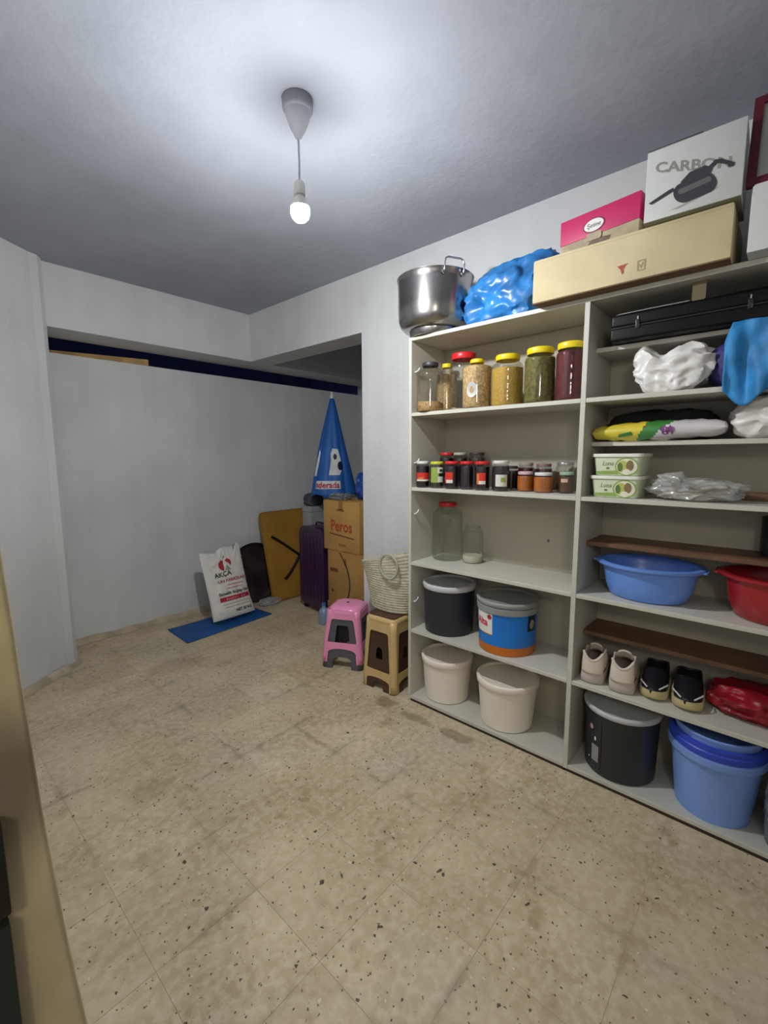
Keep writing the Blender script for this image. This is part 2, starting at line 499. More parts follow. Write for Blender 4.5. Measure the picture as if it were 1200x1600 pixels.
skirt('baseboard_back', [(0.80, 3.86), (3.2, 3.86)])
skirt('baseboard_left', [(0.10, 3.09), (0.40, 3.232), (0.74, 3.468), (0.772, 3.51), (0.79, 3.84)], 0.03, 0.03)

# soft darker patch around the lock
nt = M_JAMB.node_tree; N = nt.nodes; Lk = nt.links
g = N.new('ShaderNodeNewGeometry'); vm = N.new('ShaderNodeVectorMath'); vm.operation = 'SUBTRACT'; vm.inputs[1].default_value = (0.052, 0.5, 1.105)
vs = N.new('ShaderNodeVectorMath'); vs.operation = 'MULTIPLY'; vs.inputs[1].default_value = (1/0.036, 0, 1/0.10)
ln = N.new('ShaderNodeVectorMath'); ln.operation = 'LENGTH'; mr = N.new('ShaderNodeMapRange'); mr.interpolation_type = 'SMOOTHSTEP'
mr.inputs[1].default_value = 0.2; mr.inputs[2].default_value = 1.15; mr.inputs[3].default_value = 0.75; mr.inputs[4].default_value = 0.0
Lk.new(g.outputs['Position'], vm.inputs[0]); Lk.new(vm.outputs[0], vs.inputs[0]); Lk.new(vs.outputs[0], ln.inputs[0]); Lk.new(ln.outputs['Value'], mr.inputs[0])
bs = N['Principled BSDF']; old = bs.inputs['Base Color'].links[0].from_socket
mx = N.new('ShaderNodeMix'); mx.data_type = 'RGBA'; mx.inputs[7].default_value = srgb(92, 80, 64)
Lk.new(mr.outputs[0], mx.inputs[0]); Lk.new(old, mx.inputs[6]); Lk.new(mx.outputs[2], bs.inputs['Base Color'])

# door reveal next to the camera: worn cream jamb, dark green frame, strike plate
dr = tag(bpy.data.objects.new('door_1', None), kind='structure'); COL.objects.link(dr); dr.location = (0, 0.5, 0)
prof = [(0.0, 0.118), (0.3, 0.108), (0.57, 0.0985), (0.80, 0.0905), (0.91, 0.0815), (0.99, 0.0765), (1.07, 0.0718), (1.19, 0.0675), (1.26, 0.0655), (1.33, 0.0625), (1.6, 0.058), (2.1, 0.054)]
b = MB()
rows = []
for z, x in prof:
    ch = 0.006
    rows.append([(-0.02, 0.062), (-0.02, 0.0), (x-ch, 0.0), (x-ch*0.3, 0.002), (x, 0.007), (x, 0.062)])
V = [[b.bm.verts.new((p[0], p[1], prof[i][0])) for p in r_] for i, r_ in enumerate(rows)]
for i in range(len(V)-1):
    for k in range(6):
        b.bm.faces.new((V[i][k], V[i][(k+1) % 6], V[i+1][(k+1) % 6], V[i+1][k]))
b.bm.faces.new(V[0]); b.bm.faces.new(V[-1])
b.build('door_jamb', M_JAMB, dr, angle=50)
b = MB(); b.box(-0.09, 0.0385, -0.014, 0.0, 0.0, 0.985, bev=0.003); b.box(-0.09, 0.026, -0.014, 0.0, 0.985, 2.1, bev=0.003)
b.build('door_frame', M_GREEN, dr)
b = MB(); b.box(0.012, 0.0405, -0.017, -0.003, 0.995, 1.085, bev=0.003)
b.build('strike_plate', M_STEELD, dr)

# ------------------------------------------------------------------ pendant lamp
lamp = thing('pendant_lamp', 'bare bright bulb hanging on a thin cord from a cone-shaped ceiling rose', 'lamp', (1.072, 1.349, CEIL))
b = MB(); b.lathe([(0, 0), (0.052, 0), (0.052, -0.030), (0.049, -0.036), (0.044, -0.040), (0, -0.040)], 32); b.build('mounting_block', mat('grey_block', (150, 152, 158), 0.6), lamp)
b = MB(); b.lathe([(0.044, -0.038), (0.041, -0.055), (0.030, -0.085), (0.016, -0.110), (0.008, -0.124), (0.0, -0.124)], 32); b.build('ceiling_rose', mat('rose_plastic', (188, 190, 196), 0.5), lamp)
b = MB(); b.tube([(0, 0, -0.12), (0.001, 0, -0.20), (0, 0.001, -0.262)], 0.0035, 8); b.build('cord', M_CORD, lamp)
b = MB(); b.lathe([(0, -0.255), (0.012, -0.258), (0.019, -0.266), (0.021, -0.300), (0.019, -0.304), (0, -0.304)], 24); b.build('socket', M_WHITEP, lamp)
br = 0.034
b = MB(); b.lathe([(0.013, -0.303), (0.016, -0.308), (0.025, -0.326), (0.0322, -0.3445), (0, -0.3445)], 32); b.build('heat_sink', M_WHITEP, lamp)
b = MB(); b.lathe([(0.0323, -0.345), (0.0334, -0.3495), (br, -0.355), (0.0335, -0.362), (0.029, -0.376), (0.019, -0.387), (0.008, -0.391), (0, -0.3915)], 32)
b.build('bulb', emitter('bulb_glow', BULB_COLOR, BULB_POWER/(PI*0.0085)), lamp)

# ------------------------------------------------------------------ things by the back wall
t = thing('wooden_plank', 'long raw yellow plank lying in the slot on top of the low back wall', 'plank', (1.19, 3.965, 2.1255), R(-15.5))
b = MB(); b.box(-0.36, 0.325, -0.026, 0.026, 0, 0.048, bev=0.002); b.build('board', M_WOOD, t)
b = MB(); b.box(0.327, 0.329, -0.022, 0.022, 0.006, 0.042); b.build('sawn_end', mat('end_grain', (160, 118, 60), 0.8, scale=40), t)

# flat blue sheet
b = MB()
cs = [Vector((1.415, 3.261, 0)), Vector((2.206, 3.320, 0)), Vector((2.186, 3.656, 0)), Vector((1.428, 3.645, 0))]
def matfn(u, v):
    p = (cs[0]*(1-u)+cs[1]*u)*(1-v)+(cs[3]*(1-u)+cs[2]*u)*v
    return (p.x, p.y, 0.0035+0.003*noise.noise(Vector((p.x*8, p.y*8, 0)))**2*4)
b.grid(24, 12, matfn); o = b.build('blue_mat', mat('blue_sheet', (14, 84, 152), 0.55, var=0.12, scale=5, bump=0.3))
sm = o.modifiers.new('thickness', 'SOLIDIFY'); sm.thickness = 0.003; sm.offset = -1
tag(o, 'flat blue sheet on the floor under the flour sack', 'mat')

# flour sack leaning back on the sheet
sack = thing('flour_sack', 'white woven flour sack with red apple emblem standing on the blue sheet', 'sack', (1.900, 3.430, 0.008), R(2))
SW, SH, STK, LEAN = 0.385, 0.565, 0.125, R(13)
def sackpt(u, v, side, e=0.0):
    top = 0.012*math.exp(-((u-0.04)/0.06)**2)+0.030/(1+math.exp(-(u-0.42)*40))+0.040*math.exp(-((u-0.90)/0.07)**2)+0.006*math.sin(u*13)
    h = v*(SH+top*v**3)
    wd = SW*(1.0-0.03*math.sin(v*PI)-0.02*v+0.35*max(0, 0.25-v)*(u > 0.5))
    x = (u-0.5)*wd-0.03*v
    th = STK*(max(0, 1-abs(2*u-1)**2.6)**0.6)*(max(0.0, 1-v)**0.45)*(0.5+0.5*min(1, v/0.12)**0.6 if v < 0.12 else 1)*(1.0-0.55*v)
    th += 0.004
    n_ = 0.010*noise.noise(Vector((u*5, v*7, side*3)))+0.006*noise.noise(Vector((u*12, v*14, side*5+9)))
    y = -side*(th*0.5+n_*min(1, 8*u*(1-u))*(0.4+v))-side*e
    q = Vector((x, y, h))
    c, s_ = math.cos(LEAN), math.sin(LEAN)
    return (q.x, q.y*c+q.z*s_, q.z*c-q.y*s_+0.035)
b = MB()
for sd in (1, -1): b.grid(44, 50, lambda u, v, sd=sd: sackpt(u, v, sd))
bmesh.ops.remove_doubles(b.bm, verts=b.bm.verts, dist=0.0042)
M_SACK = mat('woven_white_sack', (226, 224, 216), 0.5, var=0.05, scale=5, bump=0.35, bscale=120)
b.build('sack_body', M_SACK, sack, angle=70)
def sk(u0, v0): return lambda x, y, w_=0: sackpt(u0+x/SW, v0+y/SH, 1, 0.0035)
M_SG = mat('sack_green_ink', (44, 74, 50), 0.6); M_SR = mat('sack_red_ink', (178, 34, 52), 0.6); M_SK = mat('sack_dark_ink', (62, 72, 58), 0.6)
lettering('AKÇA', 0.052, sk(0.20, 0.625), M_SG, sack, width=0.165, bold=0.0015)
lettering('UN FABRİKASI', 0.034, sk(0.25, 0.535), M_SR, sack, width=0.268, bold=0.0008)
lettering('Ekmeklik Buğday Unu', 0.034, sk(0.19, 0.350), M_SK, sack, width=0.29, bold=0.001)
decal([(0.195*SW+i*0.029, 0.255*SH) for i in range(11)]+[(0.195*SW+(10-i)*0.029, 0.32*SH) for i in range(11)], lambda u, v, w_=0: sackpt(u/SW, v/SH, 1, 0.0030), M_SR, sack, 'red_band')
lettering('Anadolu Unu', 0.032, sk(0.33, 0.268), mat('sack_pink_ink', (226, 170, 172), 0.6), sack, width=0.19)
lettering('NET 50 KG', 0.034, sk(0.50, 0.075), M_SK, sack, width=0.15, bold=0.001)
for vv, uu, ww in ((0.478, 0.45, 0.16), (0.430, 0.42, 0.15)):
    decal([(uu*SW+i*ww/8, vv*SH) for i in range(9)]+[(uu*SW+(8-i)*ww/8, vv*SH+0.010) for i in range(9)], lambda u, v, w_=0: sackpt(u/SW, v/SH, 1, 0.0030), mat('sack_faint_red', (206, 150, 146), 0.6), sack, 'print_line')
for vv, uu, ww in ((0.205, 0.24, 0.28), (0.160, 0.26, 0.24)):
    decal([(uu*SW+i*ww/8, vv*SH) for i in range(9)]+[(uu*SW+(8-i)*ww/8, vv*SH+0.007) for i in range(9)], lambda u, v, w_=0: sackpt(u/SW, v/SH, 1, 0.0030), mat('sack_faint_grey', (180, 180, 164), 0.6), sack, 'print_line')
ax, ay = 0.515*SW, 0.775*SH
em = lambda u, v, w_=0: sackpt((ax+u)/SW, (ay+v)/SH, 1, 0.0035)
decal([(-0.006, 0.036), (-0.03, 0.044), (-0.055, 0.032), (-0.060, 0.008), (-0.050, -0.022), (-0.022, -0.046), (-0.012, -0.020), (-0.014, 0.010)], em, M_SR, sack, 'emblem_wing')
decal([(0.008, 0.030), (0.030, 0.046), (0.056, 0.034), (0.062, 0.010), (0.056, -0.012), (0.040, 0.004), (0.022, 0.018)], em, M_SR, sack, 'emblem_wing')
decal([(-0.008, -0.046), (0.016, -0.006), (0.024, -0.012), (0.052, -0.046)], em, mat('sack_grey_green', (150, 150, 120), 0.6), sack, 'emblem_roof')
decal([(-0.006, 0.046), (0.004, 0.052), (0.014, 0.068), (0.004, 0.066)], em, M_SG, sack, 'emblem_stem')

# round tray
t = thing('round_tray', 'large round blackened metal tray leaning on the wall behind the yellow board', 'tray', (2.315, 3.755, 0.0))
b = MB(); RT = 0.285
b.lathe([(0, 0.004), (RT*0.86, 0.004), (RT*0.90, 0.010), (RT*0.97, 0.034), (RT, 0.036), (RT, 0.032), (RT*0.975, 0.028), (RT*0.91, 0.003), (RT*0.86, -0.002), (0, -0.002)], 64)
o = b.build('tray_dish', mat('blackened_tin', (84, 70, 72), 0.38, 0.55, var=0.35, scale=4), t, loc=(0, 0.02, RT+0.004), rot=(R(82), 0, 0))
b = MB(); b.tube([((RT*0.985)*math.cos(a*PI/32), (RT*0.985)*math.sin(a*PI/32), 0.036) for a in range(64)], 0.005, 8, closed=True)
b.build('rolled_rim', mat('tin_rim', (52, 44, 42), 0.4, 0.6), t, loc=(0, 0.02, RT+0.004), rot=(R(82), 0, 0))
b = MB(); b.blob((0.20, 0.10, 0.06), 3, 0.3, 3, 0.18, 5, sub=4)
o = b.build('plastic_scrap', glassy('cloudy_film', (225, 226, 228), 0.10, 0.15, 0.35), loc=(2.36, 3.575, 0.0))
tag(o, 'crumpled clear plastic scrap on the floor at the foot of the yellow board', 'plastic')

# ochre board with a dark cross brace
t = thing('folding_table', 'upright ochre board with dark crossed legs leaning by the purple suitcase', 'table', (2.39, 3.575, 0.0))
BW, BH, TL = 0.565, 0.885, math.atan2(0.20, 0.86)
cs_, sn_ = math.cos(TL), math.sin(TL)
bf = lambda u, v, w_=0: (u, v*sn_+(-w_)*cs_, v*cs_+w_*sn_)
b = MB(); b.poly(rrect(0, BW, 0.004, BH, 0.045, 6), bf, 0.018); b.build('tabletop', mat('ochre_board', (168, 124, 44), 0.55, var=0.12, scale=4), t, angle=30)
b = MB(); b.poly(rrect(0, BW, 0.004, BH, 0.045, 6), lambda u, v, w_=0: bf(u, v, w_+0.0), 0.0005, holes=[rrect(0.010, BW-0.010, 0.014, BH-0.010, 0.037, 6)])
b.bm.verts.ensure_lookup_table()
for v in b.bm.verts: v.co += Vector((0, -cs_*0.0185, sn_*0.0185))
b.build('edge_band', mat('ochre_edge', (150, 108, 40), 0.5), t, smooth=False)
def brace(p):
    b = MB()
    pts = []
    n = 24
    for i in range(n+1):
        f = i/n
        u = (1-f)**2*p[0][0]+2*f*(1-f)*p[1][0]+f*f*p[2][0]; v = (1-f)**2*p[0][1]+2*f*(1-f)*p[1][1]+f*f*p[2][1]
        pts.append(bf(u, v, 0.028))
    b.tube(pts, 0.0135, 10); return b
brace([(0.09, 0.635), (0.26, 0.52), (0.50, 0.30)]).build('leg', M_BLACK, t)
brace([(0.165, 0.20), (0.31, 0.29), (0.50, 0.56)]).build('leg', M_BLACK, t)

# purple suitcase
t = thing('suitcase', 'dark purple hard-shell suitcase standing between the ochre board and the boxes', 'suitcase', (2.50, 3.115, 0.0), R(-6))
b = MB()
out = rrect(-0.195, 0.195, 0.045, 0.775, 0.075, 8)
b.poly(out, lambda u, v, w_: (0.0+w_, -u, v), 0.115)
M_PUR = mat('purple_shell', (54, 26, 62), 0.36, var=0.15, scale=4, coat=0.3)
o = b.build('front_shell', M_PUR, t, angle=35)
bv = o.modifiers.new('soft', 'BEVEL'); bv.width = 0.022; bv.segments = 3; bv.limit_method = 'ANGLE'; bv.angle_limit = R(60)
b = MB(); b.poly(out, lambda u, v, w_: (0.121+w_, -u, v), 0.105)
o = b.build('back_shell', M_PUR, t, angle=35)
bv = o.modifiers.new('soft', 'BEVEL'); bv.width = 0.022; bv.segments = 3; bv.limit_method = 'ANGLE'; bv.angle_limit = R(60)
b = MB(); b.poly(rrect(-0.188, 0.188, 0.052, 0.768, 0.07, 8), lambda u, v, w_: (0.112+w_, -u, v), 0.012); b.build('zip', M_BLACK, t)
for k in range(6):
    yy = -0.14+0.056*k
    b = MB(); b.box(-0.006, 0.006, yy-0.008, yy+0.008, 0.12, 0.70, bev=0.005, seg=2); b.build('rib', M_PUR, t)
for sx in (0.035, 0.185):
    for sy in (-0.15, 0.15):
        b = MB(); b.tube([(sx, sy-0.011, 0.024), (sx, sy+0.011, 0.024)], 0.024, 18); b.box(sx-0.012, sx+0.012, sy-0.016, sy+0.016, 0.026, 0.055, bev=0.003); b.build('wheel', M_BLACK, t)
b = MB(); b.tube([(0.11, -0.07, 0.772), (0.11, -0.07, 0.798), (0.11, -0.05, 0.806), (0.11, 0.05, 0.806), (0.11, 0.07, 0.798), (0.11, 0.07, 0.772)], 0.008, 10); b.build('carry_handle', M_BLACK, t)

# cardboard boxes stacked inside the alcove
M_CARD = mat('brown_cardboard', (180, 138, 76), 0.75, var=0.10, scale=4)
M_CARD2 = mat('brown_cardboard_worn', (164, 126, 68), 0.75, var=0.16, scale=4)
M_TAPE = mat('packing_tape', (150, 108, 50), 0.35)
M_ORNG = mat('orange_red_ink', (160, 62, 26), 0.7)
def carton(label, loc, dx, dy, h, m, rz=0.0, tape=True):
    t = thing('cardboard_box', label, 'box', loc, rz, 'brown cartons stacked in the alcove')
    b = MB(); b.box(0, dx, -dy/2, dy/2, 0.001, h, bev=0.004); b.build('carton_body', m, t)
    for s_ in (-1, 1):
        b = MB(); b.box(0.004, dx-0.004, (0.002 if s_ > 0 else -dy/2+0.003), (dy/2-0.003 if s_ > 0 else -0.002), h, h+0.003, bev=0.001); b.build('flap', m, t)
    if tape:
        b = MB(); b.box(-0.0012, dx*0.5, -0.024, 0.024, h+0.003, h+0.0038); b.box(-0.0014, -0.0004, -0.024, 0.024, h-0.07, h+0.0038); b.build('tape', M_TAPE, t, smooth=False)
    return t
BX = 2.42
t = carton('bottom brown carton of the alcove stack, mostly hidden by the pink stool', (BX, 2.585, 0), 0.30, 0.45, 0.19, M_CARD2)
decal([(0, 0), (0.035, 0.02), (0.05, 0.06), (0.012, 0.045)], on_x(-0.0012, 0.15, 0.07), M_ORNG, t, 'print')
t = carton('middle brown carton of the alcove stack with a curved dark printed line', (BX, 2.580, 0.193), 0.30, 0.43, 0.438, M_CARD2, tape=False)
arc = [(0.146+0.37*i/16-0.296*(i/16)**2, 0.430-i/16*0.40) for i in range(17)]
decal([(x-0.008, y) for x, y in arc]+[(x+0.008, y) for x, y in arc[::-1]], on_x(-0.0012, 0.215, 0), M_INKD, t, 'printed_curve')
decal(rrect(0.028, 0.125, 0.262, 0.292, 0.004), on_x(-0.0012, 0.215, 0), mat('faded_brown_ink', (96, 66, 34), 0.7), t, 'faded_print')
decal(ellipse(0.055, 0.10, 0.011, 0.015, 12), on_x(-0.0012, 0.215, 0), M_INKD, t, 'hand_hole')
decal(rrect(0.20, 0.225, 0.33, 0.39, 0.004), on_x(-0.0012, 0.215, 0), mat('faded_tan_ink', (138, 96, 44), 0.7), t, 'faded_print')
t = carton('topmost brown carton of the alcove stack with orange lettering', (BX, 2.628, 0.636), 0.30, 0.42, 0.408, M_CARD)
lettering('Peros', 0.125, on_x(-0.0014, 0.122, 0.165), M_ORNG, t, width=0.245, bold=0.003)
decal([(0.075, 0.135), (0.36, 0.112), (0.36, 0.122), (0.075, 0.145)], on_x(-0.0014, 0.21, 0), mat('brown_ink', (100, 66, 26), 0.7), t, 'printed_underline')
decal(rrect(0.16, 0.25, 0.325, 0.345, 0.003), on_x(-0.0014, 0.21, 0), M_TAPE, t, 'faded_print')
decal(rrect(0.18, 0.27, 0.04, 0.062, 0.003), on_x(-0.0014, 0.21, 0), M_TAPE, t, 'faded_print')

# closed parasol standing behind the boxes
um = thing('parasol', 'closed blue parasol with white patches standing behind the brown cartons', 'umbrella', (2.90, 3.245, 0.0))
M_BLUEU = mat('blue_canopy', (26, 96, 178), 0.55, var=0.12, scale=3, bump=0.15)
ZB, ZT = 1.03, 1.945
def ur(a, z):
    f = (ZT-z)/(ZT-ZB)
    r = 0.022+0.205*f**0.92
    fold = 0.10*abs(math.sin(a*4+0.5))**0.6+0.05*math.sin(a*3+z*4)
    return r*(0.90+fold*min(1, f*2.5))
b = MB()
zs = [ZB+(ZT-ZB)*i/26 for i in range(27)]
b.lathe([(1, z+0.0) for z in zs]+[(0.0, ZT+0.004)], 96, mod=lambda a, z, r: ur(a, z))
def hem(v):
    if abs(v.co.z-ZB) < 1e-5:
        a = math.atan2(v.co.y, v.co.x); v.co.z += 0.022*math.sin(a*4+1.2)
for v in b.bm.verts: hem(v)
o = b.build('canopy', M_BLUEU, um, angle=75)
sm = o.modifiers.new('cloth', 'SOLIDIFY'); sm.thickness = 0.003; sm.offset = -1
b = MB(); b.tube([(0, 0, 0.0), (0, 0, 1.98)], 0.016, 16); b.build('pole', M_WHITEP, um)
b = MB(); b.lathe([(0.019, 1.945), (0.019, 1.97), (0.013, 1.985), (0.011, 2.005), (0, 2.01)], 20); b.build('finial', M_WHITEP, um)
b = MB(); b.lathe([(0, 0), (0.15, 0), (0.15, 0.03), (0.06, 0.05), (0.03, 0.10), (0.0165, 0.10)], 32); b.build('base', M_BLACK, um)
UA = math.atan2(-3.245, -2.90)
def on_um(a_off, z0): return lambda u, v, w_=0: ((ur(UA+a_off+u/0.19, z0+v)+0.004+w_)*math.cos(UA+a_off+u/0.19), (ur(UA+a_off+u/0.19, z0+v)+0.004+w_)*math.sin(UA+a_off+u/0.19), z0+v)
def dense(pts, n=5):
    out = []
    for i in range(len(pts)):
        a, c = pts[i], pts[(i+1) % len(pts)]
        out += [(a[0]+(c[0]-a[0])*k/n, a[1]+(c[1]-a[1])*k/n) for k in range(n)]
    return out
def um_patch(pts, off, z0, m, e=0.0):
    b = MB(); f = on_um(off, z0)
    xs = [p[0] for p in pts]; ys = [p[1] for p in pts]
    b.poly(pts, lambda u, v, w_=0: (u, v, 0))
    bmesh.ops.subdivide_edges(b.bm, edges=b.bm.edges, cuts=2, use_grid_fill=True)
    for v in b.bm.verts: v.co = Vector(f(v.co.x, v.co.y, e))
    return b.build('print', m, um, angle=80)
M_UW = mat('canopy_white', (214, 216, 218), 0.6); M_UD = mat('canopy_dark', (22, 28, 52), 0.6)
um_patch(dense([(-0.05, -0.14), (0.06, -0.14), (0.085, -0.10), (0.09, -0.02), (0.075, 0.05), (0.06, 0.10), (-0.01, 0.105), (-0.035, 0.06), (-0.03, 0.0)], 2), 0.02, 1.37, M_UW)
um_patch(dense([(-0.02, -0.15), (0.01, -0.15), (0.02, 0.05), (0.0, 0.10), (-0.015, 0.0)], 2), -1.05, 1.37, M_UW)
um_patch(ellipse(0.075, -0.055, 0.032, 0.042, 14), 0.02, 1.37, M_UD, 0.002)
um_patch(ellipse(0.02, 0.03, 0.022, 0.028, 14), 0.02, 1.37, M_UD, 0.002)
f_ = on_um(-0.86, 1.115)
um_patch([(-0.02+i*0.0225, -0.012) for i in range(12)]+[(-0.02+(11-i)*0.0225, 0.062) for i in range(12)], -0.86, 1.115, M_UW, 0.001)
lettering('nderada', 0.075, lambda u, v: f_(u, v, 0.004), M_RED, um, width=0.215, bold=0.002)

# things behind the suitcase
t = thing('foam_box', 'pale grey box standing behind the purple suitcase', 'box', (2.755, 3.42, 0))
b = MB(); b.box(0, 0.30, 0, 0.135, 0.001, 0.86, bev=0.01); b.build('box_body', mat('pale_grey_foam', (150, 152, 156), 0.8), t)
b = MB(); b.box(-0.004, 0.304, -0.004, 0.139, 0.86, 0.915, bev=0.008); b.build('lid', mat('pale_grey_lid', (154, 156, 160), 0.8), t)
b = MB(); b.blob((0.20, 0.13, 0.12), 4, 0.2, 2.5, 0.10, 5, sub=4, p=3)
o = b.build('grey_cloth', mat('dark_grey_cloth', (72, 74, 78), 0.9, bump=0.3), loc=(2.86, 3.50, 0.917)); tag(o, 'crumpled dark grey cloth on the pale grey box under the parasol hem', 'cloth')
b = MB(); b.blob((0.16, 0.15, 0.05), 9, 0.3, 3, 0.16, 5, sub=4)
o = b.build('plastic_wrap', glassy('grey_film', (214, 216, 222), 0.12, 0.15, 0.45, (170, 172, 180)), loc=(2.52, 2.735, 1.0495)); tag(o, 'crumpled clear plastic wrap lying on the topmost carton', 'plastic')
M_BAGB = mat('blue_bag_film', (24, 66, 150), 0.4, var=0.25, scale=8)
b = MB(); b.blob((0.17, 0.17, 0.23), 12, 0.22, 2.4, 0.14, 4, sub=4, p=2.2)
o = b.build('blue_sack', M_BAGB, loc=(2.62, 2.525, 1.0495), angle=50); tag(o, 'dark blue plastic sack on the topmost carton beside the column', 'bag')
t = thing('water_jug', 'small pale blue plastic jug on the floor behind the pink stool', 'jug', (2.365, 2.795, 0))
b = MB(); b.lathe([(0, 0.001), (0.040, 0.001), (0.044, 0.006), (0.044, 0.10), (0.038, 0.125), (0.016, 0.145), (0.015, 0.165), (0, 0.165)], 28); b.build('jug_body', mat('pale_blue_plastic', (128, 152, 184), 0.3), t)
b = MB(); b.lathe([(0, 0.182), (0.016, 0.182), (0.018, 0.178), (0.018, 0.163), (0.0, 0.163)], 20); b.build('cap', mat('blue_cap', (60, 100, 170), 0.4), t)

# ------------------------------------------------------------------ plastic stools
def stool(name, label, loc, rz, base, top, H, m, win, notch, group=None, pad=None, seat_r=0.05, hole=False):
    """moulded stool: seat, four pierced side panels, four rounded corner legs"""
    t = thing(name, label, 'stool', loc, rz, group)
    hb, ht = base/2, top/2
    Hs = H-0.022
    cr = 0.030
    def side(k):
        ang = k*PI/2
        def fn(u, v, w_):
            f = v/Hs
            hw = hb+(ht-hb)*f
            x = hw-w_; y = u*(hw-cr)
            return (x*math.cos(ang)-y*math.sin(ang), x*math.sin(ang)+y*math.cos(ang), v)
        return fn
    n0, n1 = notch
    outer = [(-1, 0.0), (-n0, 0.0)]
    for i in range(9):
        a = PI-PI*i/8
        outer.append((n0*math.cos(a), n1*(0.72+0.28*math.sin(a)) if 0 < i < 8 else n1*0.72))
    outer += [(n0, 0.0), (1, 0.0)]+[(1, Hs*j/8) for j in range(1, 9)]+[(1-2*j/8, Hs) for j in range(1, 9)]+[(-1, Hs-Hs*j/8) for j in range(1, 8)]
    wx, wz0, wz1 = win
    hole_ = []
    for cx, cz, a0 in ((wx*0.90-0.14, wz1-0.030, 0), (-wx*0.90+0.14, wz1-0.030, PI/2), (-wx+0.06, wz0+0.012, PI), (wx-0.06, wz0+0.012, 1.5*PI)):
        for i in range(5):
            a = a0+PI/2*i/4
            rx, rz_ = (0.14, 0.030) if cz > (wz0+wz1)/2 else (0.06, 0.012)
            hole_.append((cx+rx*math.cos(a), cz+rz_*math.sin(a)))
    for k in range(4):
        b = MB(); b.poly(outer, side(k), 0.0035, holes=[hole_]); b.build('side_panel', m, t, angle=30)
    for k in range(4):
        ang = PI/4+k*PI/2
        b = MB()
        def leg(u, v, k=k):
            z = Hs*v; hw = hb+(ht-hb)*v
            a = k*PI/2-0.02+u*(PI/2+0.04)
            cx, cy = hw-cr, hw-cr
            kx, ky = ((1, 1), (-1, 1), (-1, -1), (1, -1))[k]
            return (kx*cx+cr*math.cos(a), ky*cy+cr*math.sin(a), z+0.0005)
        b.grid(8, 8, leg)
        o = b.build('leg', m, t, angle=60)
        so = o.modifiers.new('wall', 'SOLIDIFY'); so.thickness = 0.0035; so.offset = 0
    b = MB()
    def ring(e, z): return [(x, y, z) for x, y in rrect(-ht-e, ht+e, -ht-e, ht+e, seat_r if e > -0.03 else max(0.02, seat_r+e), 7)]
    levels = [(0.002, Hs-0.012), (0.004, Hs-0.004), (0.003, Hs+0.006), (-0.003, H-0.007), (-0.014, H-0.001), (-0.030, H), (-0.05, H-0.001)] if not hole else [(0.004, Hs-0.034), (0.005, Hs-0.022), (0.002, Hs-0.008), (-0.006, Hs+0.006), (-0.018, H-0.006), (-0.034, H-0.001), (-0.055, H)]
    RV = [[b.bm.verts.new(p) for p in ring(e, z)] for e, z in levels]
    for A, B in zip(RV[:-1], RV[1:]):
        for i in range(len(A)): b.bm.faces.new((A[i], A[(i+1) % len(A)], B[(i+1) % len(A)], B[i]))
    b.bm.faces.new(RV[-1])
    b.build('seat', m, t, angle=50)
    if hole:
        b = MB(); b.lathe([(0, 0.0012), (0.009, 0.0012), (0.012, 0)], 16, c=(0, 0, H)); b.build('drain_hole', M_INKD, t)
    if pad:
        b = MB(); b.poly(rrect(-ht+0.010, ht-0.010, -ht+0.010, ht-0.010, 0.03, 6), lambda u, v, w_: (u, v, H-0.0005+w_), 0.0045); b.build('seat_pad', pad, t)
    return t
M_PINK = mat('pink_plastic', (236, 148, 188), 0.30, var=0.04, coat=0.2)
M_GREYP = mat('dark_grey_plastic', (84, 84, 90), 0.4, var=0.06)
M_BEIGE = mat('beige_plastic', (204, 174, 120), 0.34, var=0.05)
M_BRNP = mat('brown_plastic', (74, 50, 38), 0.4, var=0.15)
PZ = math.atan2(0.45, 0.89)
stool('plastic_stool', 'dark grey plastic stool nested under the pink stool', (2.035, 2.150, 0), PZ, 0.285, 0.222, 0.360, M_GREYP, (0.55, 0.17, 0.29), (0.60, 0.080), 'nested plastic stools')
stool('plastic_stool', 'glossy pink plastic stool with window cut-outs beside the beige stool', (2.035, 2.150, 0.042), PZ, 0.290, 0.226, 0.372, M_PINK, (0.99, 0.135, 0.290), (0.90, 0.095), 'nested plastic stools', seat_r=0.075, hole=True)
BZ = R(3)
stool('plastic_stool', 'dark brown plastic stool nested inside the beige stool', (2.000, 1.735, 0), BZ, 0.252, 0.206, 0.43, M_BRNP, (0.30, 0.19, 0.26), (0.40, 0.05), 'nested plastic stools')
stool('plastic_stool', 'beige plastic stool beside the shelving with the straw bag on it', (2.000, 1.735, 0.006), BZ, 0.262, 0.222, 0.447, M_BEIGE, (0.92, 0.115, 0.355), (0.88, 0.070), 'nested plastic stools', pad=M_BRNP)

